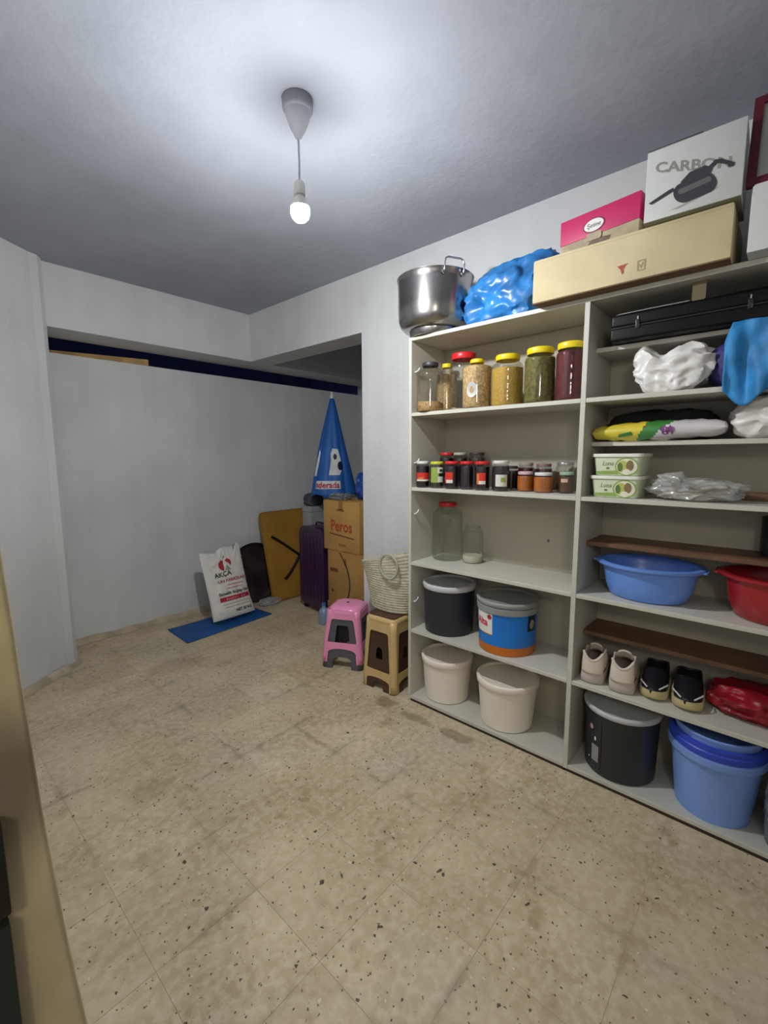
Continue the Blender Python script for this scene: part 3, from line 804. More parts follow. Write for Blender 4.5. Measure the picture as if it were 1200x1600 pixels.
# woven beach bag
t = thing('beach_bag', 'woven pale green-grey beach bag with round handles standing on the beige stool', 'bag', (2.040, 1.765, 0.4585))
M_STRAW = mat('pale_straw', (202, 198, 172), 0.75, var=0.14, scale=30, bump=0.5, bscale=160)
BHH = 0.335
def bagr(a, z, r):
    f = z/BHH
    return r
prof = []
for i in range(127):
    f = i/126; z = BHH*f
    prof.append((0.146+0.082*f**1.1+0.0045*abs(math.sin(f*21*PI)), z+0.001))
b = MB(); b.lathe([(0, 0.001)]+prof, 64, sx=0.50)
for v in b.bm.verts:
    if v.co.z > BHH*0.6: v.co.z += 0.10*((v.co.z-BHH*0.6)/(BHH*0.4))*(-v.co.y/0.2)*0.5
o = b.build('bag_body', M_STRAW, t, angle=60)
so = o.modifiers.new('weave', 'SOLIDIFY'); so.thickness = 0.005; so.offset = -1
for s_, yy, zz in ((-1, -0.080, 0.300), (1, -0.130, 0.372)):
    b = MB()
    x0 = s_*0.108
    b.tube([(x0+s_*0.006-0.012*math.cos(i/40*2*PI)*0, yy+0.068*math.sin(i/40*2*PI), zz+0.072*math.cos(i/40*2*PI)) for i in range(40)], 0.0075, 10, closed=True)
    b.build('handle', mat('straw_handle', (176, 174, 156), 0.7, bump=0.4), t)
# ------------------------------------------------------------------ shelving unit
cab = thing('shelving_unit', 'tall pale grey laminate shelving unit with two bays along the right wall', 'shelf', (XF, YD, 0))
XB = WX-0.004-XF          # depth
def panel(name, x0, x1, y0, y1, z0, z1, m=M_LAM, label=None):
    b = MB(); b.box(x0, x1, y0-YD, y1-YD, z0, z1, bev=0.0012, seg=1)
    o = b.build(name, m, cab, smooth=False)
    if label: o['label'] = label
    return o
panel('side_panel', 0, XB, YL-0.018, YL, 0.004, S[0]-0.018)
panel('side_panel', 0, XB, YR, YR+0.018, 0.004, S[0]-0.018)
panel('divider', 0, XB, YD-0.010, YD+0.010, 0.004, S[0]-0.018)
b = MB(); b.box(0.0, XB-0.01, YR+0.019-YD, YL-0.019-YD, 0.0005, 0.0118); b.build('gap_strip', mat('dark_gap_strip', (52, 42, 32), 0.8), cab, smooth=False)  # dark strip added to fill the gap under the bottom shelves
panel('top_board', 0, XB, YR, YL, S[0]-0.018, S[0])
for y0, y1 in ((YD+0.0105, YL-0.0185), (YR+0.0185, YD-0.0105)):
    for z in S[1:]:
        panel('shelf', 0.001, XB-0.006, y0, y1, z-0.018, z)
    panel('back_panel', XB-0.005, XB, y0, y1, 0.012, S[0]-0.019, M_LAMB)
IX = 2.012-XF
panel('inset_shelf', IX, XB-0.006, YR+0.0185, YD-0.0105, 1.838-0.018, 1.838)
panel('inset_shelf', IX, XB-0.006, YR+0.0185, YD-0.0105, 1.457-0.018, 1.457)
panel('inset_shelf', IX, XB-0.006, YR+0.0185, YD-0.0105, 1.032-0.018, 1.032, M_BROWN, 'brown inset shelf board')
panel('inset_shelf', IX+0.02, XB-0.006, YR+0.0185, YD-0.0105, 0.624-0.018, 0.624, M_BROWN, 'brown inset shelf board')
for z in (1.845, 1.365, 1.085, 0.585):
    b = MB(); b.tube([(0.030, YL-0.0185-YD, z), (0.030, YL-0.026-YD, z), (0.045, YL-0.031-YD, z+0.010), (0.052, YL-0.031-YD, z+0.022)], 0.0035, 8); b.lathe([(0, 0), (0.007, 0), (0.007, 0.003), (0, 0.003)], 12, c=(0.030, YL-0.024-YD, z-0.0015))
    b.build('shelf_pin', M_WHITEP, cab)
for y, z in ((0.868, 0.97), (1.46, 1.02)):
    b = MB(); b.box(XB-0.0058, XB-0.0048, y-YD-0.006, y-YD+0.006, z-0.007, z+0.007); b.build('screw_cap', mat('grey_cap', (120, 116, 104), 0.6), cab)

# ------------------------------------------------------------------ jars
M_GLASS = glassy('clear_jar', (246, 248, 246), 0.05, 0.02)
M_PET = glassy('clear_plastic_jar', (246, 246, 242), 0.05, 0.06)
M_YLID = mat('yellow_lid', (228, 204, 20), 0.4, var=0.04)
M_RLID = mat('red_lid', (206, 34, 38), 0.35, var=0.05)
M_WLID = mat('white_lid', (216, 216, 214), 0.35)
M_BLID = mat('charcoal_lid', (52, 52, 58), 0.45)
def jar(label, c, z, r, h, lid, lr, lh, fill, ff, group, glass=M_PET, neck=0.75, shoulder=0.78, ribs=0, name='jar'):
    """clear body, screw lid, contents"""
    t = thing(name, label, 'jar', (c[0], c[1], z), 0, group)
    hb = h-lh*0.75; nr = lr*0.93
    prof = [(0, 0.001), (r*0.90, 0.001), (r*0.97, 0.006), (r, 0.014)]
    n = 14
    z1 = hb*shoulder
    for i in range(1, n+1):
        zz = 0.014+(z1-0.014)*i/n
        k = 1-(0.012 if ribs and i % 3 == 0 else 0)
        prof.append((r*k, zz))
    for i in range(1, 6):
        f = i/5; prof.append((nr+(r-nr)*math.cos(f*PI/2), z1+(hb*0.93-z1)*math.sin(f*PI/2)))
    prof += [(nr, hb*0.95), (nr*1.03, hb*0.96), (nr, hb)]
    b = MB(); b.lathe(prof, 36); b.build('jar_body', glass, t)
    b = MB(); zl = h-lh
    b.lathe([(lr*0.98, zl), (lr, zl+0.002), (lr, zl+lh*0.80), (lr*0.96, zl+lh*0.95), (lr*0.88, h), (lr*0.84, h-0.0012), (0, h-0.0012)], 48, mod=lambda a, zz, rr: rr*(1+(0.012*math.cos(a*24) if zl+0.001 < zz < zl+lh*0.9 else 0)))
    b.build('lid', lid, t, angle=60)
    if fill is not None:
        g = r*0.965; zt = hb*ff
        pf = [(0, 0.004), (g*0.92, 0.004), (g, 0.016)]
        if zt < z1: pf += [(g, zt-0.003), (g*0.97, zt), (0, zt+0.004)]
        else:
            for i in range(0, 6):
                f = i/5; zz = z1+(hb*0.93-z1)*math.sin(f*PI/2)
                if zz > zt: break
                pf.append(((nr+(r-nr)*math.cos(f*PI/2))*0.965, zz))
            pf.append((0, zt))
        b = MB(); b.lathe(pf, 32)
        if zt < z1:
            for v in b.bm.verts:
                if v.co.z > zt-0.01: v.co.z += 0.006*noise.noise(v.co*45)
        b.build('contents', fill, t)
    t['r'] = r
    return t
def facing(c): return math.atan2(-c[1], -c[0])
def label_on(t, c, r, a_off, z0, w_, h, m, name='paper_label', eps=0.0008):
    a = facing(c)+a_off
    b = MB(); n = 10
    f = on_cyl(r, a, z0, eps)
    b.grid(n, 2, lambda u, v: f((u-0.5)*w_, v*h))
    return b.build(name, m, t)
GJ = 'big jars on the top left shelf'
def grain(name, c, c2, scale=160): return mat(name, c, 0.8, c2=c2, scale=scale, detail=2, bump=0.5, bscale=scale)
G_SEED = grain('grain_seeds', (196, 164, 112), (142, 106, 66))
G_BEAN = grain('beige_grain', (206, 178, 132), (168, 134, 92), 90)
G_MILL = grain('yellow_grits', (198, 164, 72), (176, 142, 58))
G_GREEN = grain('olive_green_herbs', (120, 114, 52), (88, 84, 38), 70)
G_RED = grain('dark_red_paste', (104, 34, 40), (82, 24, 32), 30)
z1 = S[1]
jar('clear jar with charcoal lid and only a little grain, leftmost on the top shelf', (1.965, 1.425), z1, 0.071, 0.255, M_BLID, 0.042, 0.020, G_SEED, 0.21, GJ)
jar('beige-filled jar with small yellow lid half hidden behind the charcoal-lidded jar', (2.135, 1.435), z1, 0.058, 0.275, M_YLID, 0.027, 0.022, G_BEAN, 0.86, GJ)
jar('nearly empty clear jar with a big red lid on the top shelf', (2.062, 1.283), z1, 0.073, 0.295, M_RLID, 0.062, 0.032, grain('crumbs', (196, 176, 150), (150, 126, 104)), 0.05, GJ)
c = (1.978, 1.155)
t = jar('beige-filled jar with a small yellow lid and a pale round sticker on the top shelf', c, z1, 0.070, 0.235, M_YLID, 0.033, 0.018, G_BEAN, 0.92, GJ, shoulder=0.86)
decal(ellipse(0, 0, 0.026, 0.036, 20), on_cyl(0.0702, facing(c)-0.35, 0.085), mat('pale_sticker', (196, 200, 200), 0.5), t, 'sticker')
jar('clear jar of yellow grits with a yellow lid on the top shelf', (2.005, 1.008), z1, 0.073, 0.238, M_YLID, 0.055, 0.026, G_MILL, 0.82, GJ, ribs=1, shoulder=0.80)
jar('jar of olive green herbs with a wide yellow lid, second from the divider', (1.985, 0.843), z1, 0.066, 0.240, M_YLID, 0.057, 0.028, G_GREEN, 0.9, GJ, shoulder=0.84)
jar('jar of dark red paste with a wide yellow lid beside the divider', (1.990, 0.711), z1, 0.060, 0.242, M_YLID, 0.055, 0.028, G_RED, 0.93, GJ, ribs=1, shoulder=0.86)

GS = 'small jars on the second left shelf'
z2 = S[2]
J_DARK = mat('dark_purple_jam', (36, 20, 30), 0.25, coat=0.6)
J_ORNG = mat('orange_jam', (196, 112, 34), 0.25, coat=0.6, c2=(168, 88, 26))
J_DRED = mat('dark_red_jam', (70, 24, 28), 0.25, coat=0.6)
J_GREEN = mat('pickle_brine', (52, 50, 34), 0.25, coat=0.6)
J_BRWN = mat('brown_preserve', (88, 58, 36), 0.3, coat=0.5)
L_RED = mat('red_paper_label', (206, 44, 34), 0.55); L_YEL = mat('orange_paper_label', (206, 120, 50), 0.55)
L_WHT = mat('white_paper_label', (212, 212, 200), 0.6); L_GRN = mat('green_paper_label', (142, 164, 72), 0.55); L_DK = mat('dark_label_print', (48, 48, 40), 0.6)
def smalljar(label, c, r, h, lid, fill, lr=None, ff=0.90, lh=0.014, sh=0.86):
    return jar(label, c, z2, r, h, lid, lr or r*0.90, lh, fill, ff, GS, glass=M_GLASS, shoulder=sh, name='jam_jar')
c = (1.955, 1.463)
t = smalljar('dark jam jar with white lid and red label, leftmost of the front row', c, 0.036, 0.142, M_WLID, J_DARK)
label_on(t, c, 0.036, 0.0, 0.035, 0.075, 0.046, L_RED); label_on(t, c, 0.036, 0.0, 0.036, 0.070, 0.009, L_WHT, 'label_print', 0.0014); label_on(t, c, 0.036, -0.3, 0.046, 0.03, 0.010, L_YEL, 'label_print', 0.0014)
c = (1.970, 1.380)
t = smalljar('jar with yellow-green lid and pale green label, second of the front row', c, 0.038, 0.140, mat('lime_lid', (206, 208, 50), 0.4), J_GREEN)
label_on(t, c, 0.038, -0.35, 0.030, 0.045, 0.080, L_GRN); label_on(t, c, 0.038, 0.55, 0.032, 0.032, 0.030, L_WHT, 'label_print'); label_on(t, c, 0.038, 0.50, 0.080, 0.034, 0.030, L_WHT, 'label_print'); label_on(t, c, 0.038, 0.58, 0.088, 0.018, 0.012, L_DK, 'label_print', 0.0014)
for c, off, lb, orange in (((1.972, 1.288), -0.45, 'dark jam jar with red lid and red label beside the yellow-green lidded jar', 0), ((1.985, 1.205), None, 'dark jam jar with red lid and no label between two red-labelled jars', 0), ((1.975, 1.112), -0.15, 'dark jam jar with red lid and orange-red label beside the white-labelled jar', 1)):
    t = smalljar(lb, c, 0.037, 0.142, M_RLID, J_DARK, 0.036)
    if off is not None:
        label_on(t, c, 0.037, off, 0.030, 0.044, 0.056, L_RED); label_on(t, c, 0.037, off+0.12, 0.0315, 0.034, 0.016, L_WHT, 'label_print', 0.0014)
        if orange: label_on(t, c, 0.037, off-0.42, 0.034, 0.012, 0.048, L_YEL, 'label_print', 0.0014)
        lettering('REÇEL', 0.008, on_cyl(0.037, facing(c)+off-0.42, 0.070, 0.0014), L_WHT, t, width=0.030) if False else None
c = (1.985, 1.018)
t = smalljar('dark jam jar with white lid and whitish green label, rightmost of the dark jars', c, 0.041, 0.146, M_WLID, J_DARK)
label_on(t, c, 0.041, 0.10, 0.024, 0.056, 0.056, L_WHT); label_on(t, c, 0.041, 0.30, 0.044, 0.022, 0.022, L_GRN, 'label_print', 0.0014)
smalljar('small dark jar standing behind the white-labelled jam jar', (2.13, 1.035), 0.037, 0.118, M_BLID, J_DARK)
smalljar('squat orange jam jar with pinkish white lid', (2.050, 0.922), 0.038, 0.094, mat('pinkish_lid', (212, 176, 186), 0.4), J_ORNG)
smalljar('squat orange jam jar with plain white lid', (2.030, 0.826), 0.043, 0.092, M_WLID, J_ORNG)
smalljar('dark red jar with pale lid behind the pinkish-lidded orange jar', (2.155, 0.968), 0.039, 0.134, mat('dull_pale_lid', (150, 142, 132), 0.5), J_DRED)
smalljar('dark red jar with dull lid behind the plain white-lidded orange jar', (2.150, 0.875), 0.039, 0.130, mat('dull_pink_lid', (130, 100, 100), 0.5), J_DRED)
c = (2.050, 0.728)
t = smalljar('small brownish jar with pale green lid nearest the divider', c, 0.033, 0.096, mat('pale_green_lid', (150, 174, 152), 0.45), J_BRWN)
label_on(t, c, 0.033, -0.3, 0.050, 0.030, 0.016, mat('pinkish_label', (196, 164, 142), 0.6))
smalljar('brown-orange jar with silver lid behind the pale green lidded jar', (2.160, 0.775), 0.042, 0.138, mat('silver_lid', (176, 178, 174), 0.3, 0.7), J_BRWN, ff=0.72)
smalljar('tall dark jar with red lid in the back row', (2.150, 1.440), 0.040, 0.188, M_RLID, J_DARK)
smalljar('tall dark jar with whitish lid in the back row', (2.150, 1.350), 0.040, 0.188, mat('greenish_white_lid', (168, 170, 156), 0.5), J_DARK)
smalljar('tall dark jar with dark brown lid in the back row', (2.150, 1.245), 0.044, 0.188, mat('dark_brown_lid', (56, 40, 34), 0.5), J_DARK)

z3 = S[3]
jar('large empty clear glass jar with a red lid on the third shelf', (2.115, 1.405), z3, 0.085, 0.325, M_RLID, 0.050, 0.022, None, 0, 'glass jars on the third left shelf', glass=M_GLASS, shoulder=0.80)
t = jar('open clear glass jar with a little white powder on the third shelf', (2.135, 1.250), z3, 0.057, 0.200, mat('glass_rim', (190, 194, 188), 0.1), 0.041, 0.004, mat('white_powder', (216, 208, 190), 0.9), 0.20, 'glass jars on the third left shelf', glass=M_GLASS, shoulder=0.74)
for ch in list(t.children):
    if ch.name.startswith('lid'): bpy.data.objects.remove(ch)
b = MB(); b.tube([(0.039*math.cos(i*PI/18), 0.039*math.sin(i*PI/18), 0.198) for i in range(36)], 0.0025, 8, closed=True); b.build('rim', M_GLASS, t)

# ------------------------------------------------------------------ buckets with lids
def bucket(label, c, z, rt_, rb, h, m, lidm, group, lid_h=0.030, lip=0.006, collar=None, name='bucket'):
    t = thing(name, label, 'bucket', (c[0], c[1], z), 0, group)
    hw = h-lid_h*0.6
    b = MB()
    prof = [(0, 0.001), (rb*0.96, 0.001), (rb, 0.006)]+[(rb+(rt_-rb)*i/8, 0.006+(hw-0.006)*i/8) for i in range(1, 9)]
    b.lathe(prof, 56); b.build('bucket_body', m, t)
    if collar:
        b = MB(); b.lathe([(rt_*0.985, hw-0.045), (rt_+0.004, hw-0.044), (rt_+0.005, hw-0.016), (rt_*0.99, hw-0.012)], 56); b.build('collar', collar, t)
    b = MB(); zl = h-lid_h; r = rt_+lip
    b.lathe([(r*0.985, zl), (r, zl+0.003), (r+0.002, h-0.007), (r-0.002, h-0.001), (r-0.008, h), (r-0.014, h-0.002), (r-0.017, h-0.012), (r-0.03, h-0.014), (0, h-0.0125)], 56)
    b.build('lid', lidm, t, angle=50)
    return t
GB = 'lidded buckets in the left bay'
M_CHAR = mat('charcoal_plastic', (40, 43, 48), 0.38, var=0.06)
M_GLIDW = mat('greyish_white_lid', (206, 206, 208), 0.4)
M_GLID = mat('grey_translucent_lid', (150, 152, 148), 0.45)
M_CREAM = mat('cream_white_plastic', (238, 229, 215), 0.4, var=0.03)
M_BLUEB = mat('bright_blue_wrap', (20, 120, 214), 0.4); M_ORB = mat('orange_band', (196, 108, 26), 0.4)
z4 = S[4]; z5 = S[5]
bucket('charcoal bucket with a whitish lid in the left bay', (2.068, 1.355), z4, 0.142, 0.135, 0.278, M_CHAR, M_GLIDW, GB)
c = (2.062, 0.998)
t = bucket('bright blue bucket with orange base band and grey lid', c, z4, 0.149, 0.138, 0.268, M_BLUEB, M_GLID, GB, lid_h=0.024, collar=M_GLID)
def rad(zz): return 0.138+(0.149-0.138)*zz/0.253
def wrap(t, a0, a1, z0, z1_, m, name, eps=0.0008, n=32, label=None):
    b = MB()
    b.grid(n, 3, lambda u, v: ((rad(z0+(z1_-z0)*v)+eps)*math.cos(a0+(a1-a0)*u), (rad(z0+(z1_-z0)*v)+eps)*math.sin(a0+(a1-a0)*u), z0+(z1_-z0)*v))
    o = b.build(name, m, t)
    if label: o['label'] = label
    return o
wrap(t, 0, 2*PI, 0.002, 0.045, M_ORB, 'orange_band', n=64)
A0 = facing(c)
wrap(t, A0-1.30, A0-0.50, 0.095, 0.205, M_WHITEI, 'paper_label', 0.0012)
f_ = lambda u, v, w_=0: ((rad(v)+0.0018)*math.cos(A0-1.24+u/0.147), (rad(v)+0.0018)*math.sin(A0-1.24+u/0.147), v)
lettering('Alta', 0.050, lambda u, v: f_(u, v+0.140), mat('red_pink_ink', (200, 50, 78), 0.5), t, width=0.085, bold=0.002)
decal(ellipse(0.092, 0.188, 0.013, 0.013, 12), f_, M_RED, t, 'label_print')
wrap(t, A0-1.30, A0-0.50, 0.095, 0.101, mat('thin_ochre', (150, 110, 60), 0.5), 'label_edge', 0.0016)
wrap(t, A0+0.72, A0+1.12, 0.125, 0.205, M_BLACK, 'dark_label', 0.0012)
decal(ellipse(0.163, 0.160, 0.016, 0.024, 14), lambda u, v, w_=0: ((rad(v)+0.0022)*math.cos(A0-0.2+u/0.147), (rad(v)+0.0022)*math.sin(A0-0.2+u/0.147), v), mat('grey_oval', (150, 146, 132), 0.5), t, 'label_print')
bucket('cream white bucket in the bottom left corner of the shelving', (2.066, 1.362), z5, 0.140, 0.124, 0.250, M_CREAM, M_CREAM, GB, lid_h=0.036)
bucket('cream white bucket on the bottom shelf nearer the divider', (2.058, 0.985), z5, 0.149, 0.130, 0.250, M_CREAM, M_CREAM, GB, lid_h=0.036)
c = (2.066, 0.447)
t = bucket('charcoal bucket with grey lid and small stickers in the right bay', c, z5, 0.146, 0.138, 0.300, M_CHAR, mat('pale_grey_lid2', (196, 198, 196), 0.45), 'buckets in the right bay', lid_h=0.022)
rad = lambda zz: 0.138+(0.146-0.138)*zz/0.287
A0 = facing(c)
f_ = lambda u, v, w_=0: ((rad(v)+0.0015)*math.cos(A0-1.05+u/0.143), (rad(v)+0.0015)*math.sin(A0-1.05+u/0.143), v)
decal(rrect(-0.03, 0.078, 0.03, 0.235, 0.006), f_, M_BLACK, t, 'dark_label')
f2_ = lambda u, v, w_=0: tuple(x for x in f_(u, v)[:2]) if False else ((rad(v)+0.0022)*math.cos(A0-1.05+u/0.143), (rad(v)+0.0022)*math.sin(A0-1.05+u/0.143), v)
decal(rrect(0.030, 0.066, 0.055, 0.130, 0.002), f2_, mat('grey_label', (146, 146, 142), 0.6), t, 'label_print')
decal(ellipse(0.026, 0.205, 0.010, 0.012, 12), f2_, mat('pinkish_dot', (186, 150, 150), 0.6), t, 'label_print')
decal(ellipse(0.048, 0.160, 0.005, 0.010, 10), f2_, M_WHITEI, t, 'label_print')
decal(ellipse(0.012, 0.058, 0.004, 0.005, 8), f2_, M_WHITEI, t, 'label_print')

# blue buckets nested in each other
M_LBLUE = mat('cornflower_blue_plastic', (126, 162, 232), 0.38, var=0.05)
M_DBLUE = mat('royal_blue_plastic', (48, 74, 196), 0.38, var=0.06)
t = thing('bucket', 'cornflower blue open bucket on the bottom shelf of the right bay', 'bucket', (2.062, 0.112, z5), 0, 'buckets in the right bay')
def openbucket(t, rb, rt_, z0, h, m, rim=0.008, band=0.0):
    b = MB()
    pr = [(0, z0+0.001), (rb, z0+0.001)]+[(rb+(rt_-rb)*i/8, z0+0.004+(h-0.004)*i/8) for i in range(1, 9)]
    pr += [(rt_+rim, z0+h), (rt_+rim, z0+h+0.004), (rt_, z0+h+0.006)]+[(rb-0.003+(rt_-rb)*i/8, z0+0.006+(h-0.004)*i/8) for i in range(8, 0, -1)]+[(0, z0+0.005)]
    b.lathe(pr, 56); return b.build('bucket_body', m, t, angle=50)
openbucket(t, 0.122, 0.150, 0, 0.262, M_LBLUE)
b = MB(); b.lathe([(0.1585, 0.238), (0.159, 0.240), (0.159, 0.262), (0.152, 0.262)], 56); b.build('collar', M_LBLUE, t)
t = thing('bucket', 'royal blue bucket nested inside the cornflower blue one, only its rim showing', 'bucket', (2.062, 0.112, z5+0.048), 0, 'buckets in the right bay')
openbucket(t, 0.118, 0.1455, 0, 0.262, M_DBLUE, rim=0.010)
b = MB(); b.lathe([(0.1475, 0.222), (0.157, 0.224), (0.158, 0.244), (0.1545, 0.248), (0.1555, 0.262), (0.148, 0.264)], 56); b.build('collar', M_DBLUE, t)
t = thing('bucket', 'pale blue bucket innermost of the nested blue buckets', 'bucket', (2.062, 0.112, z5+0.075), 0, 'buckets in the right bay')
openbucket(t, 0.113, 0.141, 0, 0.262, M_LBLUE, rim=0.006)

# ------------------------------------------------------------------ basins
def basin(label, c, z, rx, ry, h, m, bx=0.74):
    t = thing('wash_basin', label, 'basin', (c[0], c[1], z), 0, 'oval basins in the right bay')
    b = MB()
    pr = [(0, 0.001), (bx*0.92, 0.001), (bx*0.98, 0.008), (bx+(0.90-bx)*0.45, h*0.35), (0.86, h*0.75), (0.885, h-0.012), (0.905, h-0.004), (0.995, h-0.002), (1.0, h-0.010), (1.005, h-0.009), (1.003, h+0.002), (0.90, h+0.003), (0.868, h-0.010), (0.84, h*0.72), (bx*0.95, 0.014), (bx*0.85, 0.006), (0, 0.005)]
    b.lathe(pr, 64, sx=rx, sy=ry); b.build('basin_bowl', m, t, angle=50)
    for s_ in (-1, 1):
        b = MB(); b.poly(rrect(-0.045, 0.045, 0, 0.024, 0.011, 5), lambda u, v, w_: (u, s_*(ry*0.95+v*0.75), h-0.008+w_), 0.006, holes=[rrect(-0.030, 0.030, 0.010, 0.018, 0.0038, 3)])
        b.build('handle', m, t, smooth=False)
    return t
basin('pale blue oval plastic basin in the right bay', (2.072, 0.386), z3, 0.160, 0.196, 0.142, mat('blue_basin_plastic', (106, 150, 230), 0.32, var=0.04))
basin('dark red oval plastic basin beside the blue basin', (2.072, -0.034), z3, 0.160, 0.190, 0.158, mat('red_basin_plastic', (158, 26, 34), 0.25, var=0.06, coat=0.3))
t = thing('black_pot', 'black pot at the back of the brown inset shelf behind the red basin', 'pot', (2.15, -0.01, 1.0325))
b = MB(); b.lathe([(0, 0), (0.050, 0), (0.056, 0.006), (0.056, 0.13), (0.052, 0.136), (0.0, 0.138)], 32); b.build('pot_body', M_BLACK, t)
b = MB(); b.lathe([(0.058, 0.134), (0.058, 0.142), (0.03, 0.152), (0, 0.154)], 32); b.build('lid', M_BLACK, t)
b = MB(); b.box(2.13, 2.226, -0.235, 0.150, 1.2325, 1.2585, bev=0.002); tag(b.build('brown_plank', M_BROWN), 'loose brown board lying behind the clear bag on the shelf', 'board')

# ------------------------------------------------------------------ shoes
def shoe(name, label, c, z, L_, wd, hh, sole_h, m_up, m_sole, m_in, group, rz, style):
    t = thing(name, label, 'shoe', (c[0], c[1], z), rz, group)
    # x runs from heel (0) to toe (L)
    def halfw(f): return wd*(0.40+0.10*math.sin(min(1, f*1.15)*PI*0.95)+0.03*f)*(max(0.0, min(1, f/0.05))**0.5)*(max(0.0, min(1, (1-f)/0.16))**0.55)
    def sect(f, k, h0, h1, inset=0.0, toep=1.0):
        a = k*PI
        return f, a
    b = MB(); n = 26
    ring = [(L_*f, halfw(f)+0.004) for f in [i/n for i in range(n+1)]]
    outl = [(x, w_) for x, w_ in ring]+[(x, -w_) for x, w_ in ring[::-1][1:-1]]
    lv = [(0.94, 0.0005), (1.0, 0.006), (1.02, sole_h*0.55), (1.0, sole_h)]
    RV = [[b.bm.verts.new((L_*0.5+(x-L_*0.5)*s_, y*s_, zz+(0.010*max(0, (x/L_-0.75)/0.25)**2))) for x, y in outl] for s_, zz in lv]
    for A, B in zip(RV[:-1], RV[1:]):
        for i in range(len(A)): b.bm.faces.new((A[i], A[(i+1) % len(A)], B[(i+1) % len(B)], B[i]))
    b.bm.faces.new(RV[0][::-1]); b.bm.faces.new(RV[-1])
    b.build('sole', m_sole, t, angle=50)
    # upper: height profile along the length, open collar at the heel end
    def top(f):
        if style == 'sneaker': return hh*(1.0-0.05*math.sin(f*8)) if f < 0.42 else hh*(1-0.62*((f-0.42)/0.58)**0.8)
        return hh*(0.82+0.4*f) if f < 0.35 else hh*(0.96-0.45*((f-0.35)/0.65)**1.2)
    b = MB()
    def up(u, v):
        f = 0.085+0.911*u; x = L_*f; w_ = halfw(f)*0.985
        openf = f < 0.46
        a = PI*(v)
        tz = top(f)-sole_h
        if openf:
            k = 1 if v < 0.5 else -1
            g = v*2 if v < 0.5 else (1-v)*2
            y = k*w_*(1.0-0.18*g**1.5)
            if f < 0.05: y *= 1.0
            return (x+0.010*g*(1 if f < 0.1 else 0), y, sole_h-0.003+tz*g)
        return (x, w_*math.cos(a), sole_h-0.003+tz*max(0, math.sin(a))**0.75)
    N_, K_ = 34, 16
    V = [[b.bm.verts.new(up(i/N_, j/K_)) for j in range(K_+1)] for i in range(N_+1)]
    for i in range(N_):
        for j in range(K_):
            f = 0.085+0.911*(i+0.5)/N_
            if f < 0.46 and j in (7, 8): continue
            b.bm.faces.new((V[i][j], V[i+1][j], V[i+1][j+1], V[i][j+1]))
    # heel counter closes the back
    hc = [b.bm.verts.new((L_*0.000-0.004*math.sin(j/14*PI)+0.008*0, halfw(0.004)*0+wd*0.40*math.cos(PI*j/14)*0.9, sole_h)) for j in range(1)]
    o = b.build('upper', m_up, t, angle=70)
    so = o.modifiers.new('leather', 'SOLIDIFY'); so.thickness = 0.004; so.offset = -1
    b = MB(); hw = halfw(0.09)*0.99
    def heel(u, v):
        a = PI/2+PI*u; rr = 1.0-0.10*v+0.05*math.sin(v*PI)
        return (L_*0.085+L_*0.092*math.cos(a)*rr, hw*math.sin(a)*rr, sole_h-0.003+(top(0.05)*((0.76+0.20*abs(math.sin(a))**2) if style == 'sneaker' else 0.92+0.08*abs(math.sin(a)))-sole_h)*v)
    b.grid(16, 6, heel)
    o = b.build('heel_counter', m_up, t)
    so = o.modifiers.new('leather', 'SOLIDIFY'); so.thickness = 0.005; so.offset = 0
    b = MB(); b.poly([(x, y*0.9) for x, y in outl], lambda u, v, w_: (u*0.5+0.012, v, sole_h+0.003+w_), 0.002); b.build('insole', m_in, t)
    if style == 'sneaker':
        b = MB()
        pts = [heel(u/16, 1.0) for u in range(17)]
        b.tube([(p[0], p[1], p[2]) for p in pts], 0.006, 8); b.build('padded_collar', mat('off_white_padding', (206, 196, 184), 0.7), t)
        b = MB(); b.grid(8, 6, lambda u, v: (L_*(0.46-0.11*v), (u-0.5)*wd*0.62*(1-0.15*v), hh*(0.80+0.26*v)-0.010*(2*u-1)**2)); o = b.build('tongue', m_up, t); so = o.modifiers.new('padding', 'SOLIDIFY'); so.thickness = 0.006
    else:
        for s_ in (-1, 1):
            b = MB(); b.tube([(L_*f, s_*(halfw(f)*0.985+0.001), sole_h+0.016+0.010*math.sin((f-0.7)/0.28*PI)) for f in [0.70+0.02*i for i in range(14)]], 0.0028, 6); b.build('white_piping', M_WHITEI, t)
    return t
M_SNK = mat('off_white_leather', (220, 208, 192), 0.55, var=0.06); M_SNS = mat('dusty_pink_white_sole', (196, 182, 176), 0.6, var=0.06)
M_SHB = mat('black_synthetic', (24, 25, 32), 0.45); M_CRS = mat('cream_rubber', (206, 190, 140), 0.6)
GSH = 'shoes on the lower right shelf'
shoe('sneaker', 'off-white sneaker seen from the heel, left one beside the divider', (1.935, 0.545), z4, 0.262, 0.094, 0.146, 0.050, M_SNK, M_SNS, M_BLACKC, GSH, R(8), 'sneaker')
shoe('sneaker', 'off-white sneaker seen from the heel, right one next to the black shoes', (1.930, 0.428), z4, 0.262, 0.098, 0.148, 0.050, M_SNK, M_SNS, M_BLACKC, GSH, R(8), 'sneaker')
shoe('slip_on_shoe', 'black slip-on shoe with cream sole next to the white sneakers', (2.198, 0.345), z4, 0.250, 0.096, 0.105, 0.036, M_SHB, M_CRS, M_BLACKC, GSH, R(186), 'slip')
shoe('slip_on_shoe', 'black slip-on shoe with cream sole next to the red bag', (2.195, 0.230), z4, 0.250, 0.100, 0.105, 0.036, M_SHB, M_CRS, M_BLACKC, GSH, R(186), 'slip')

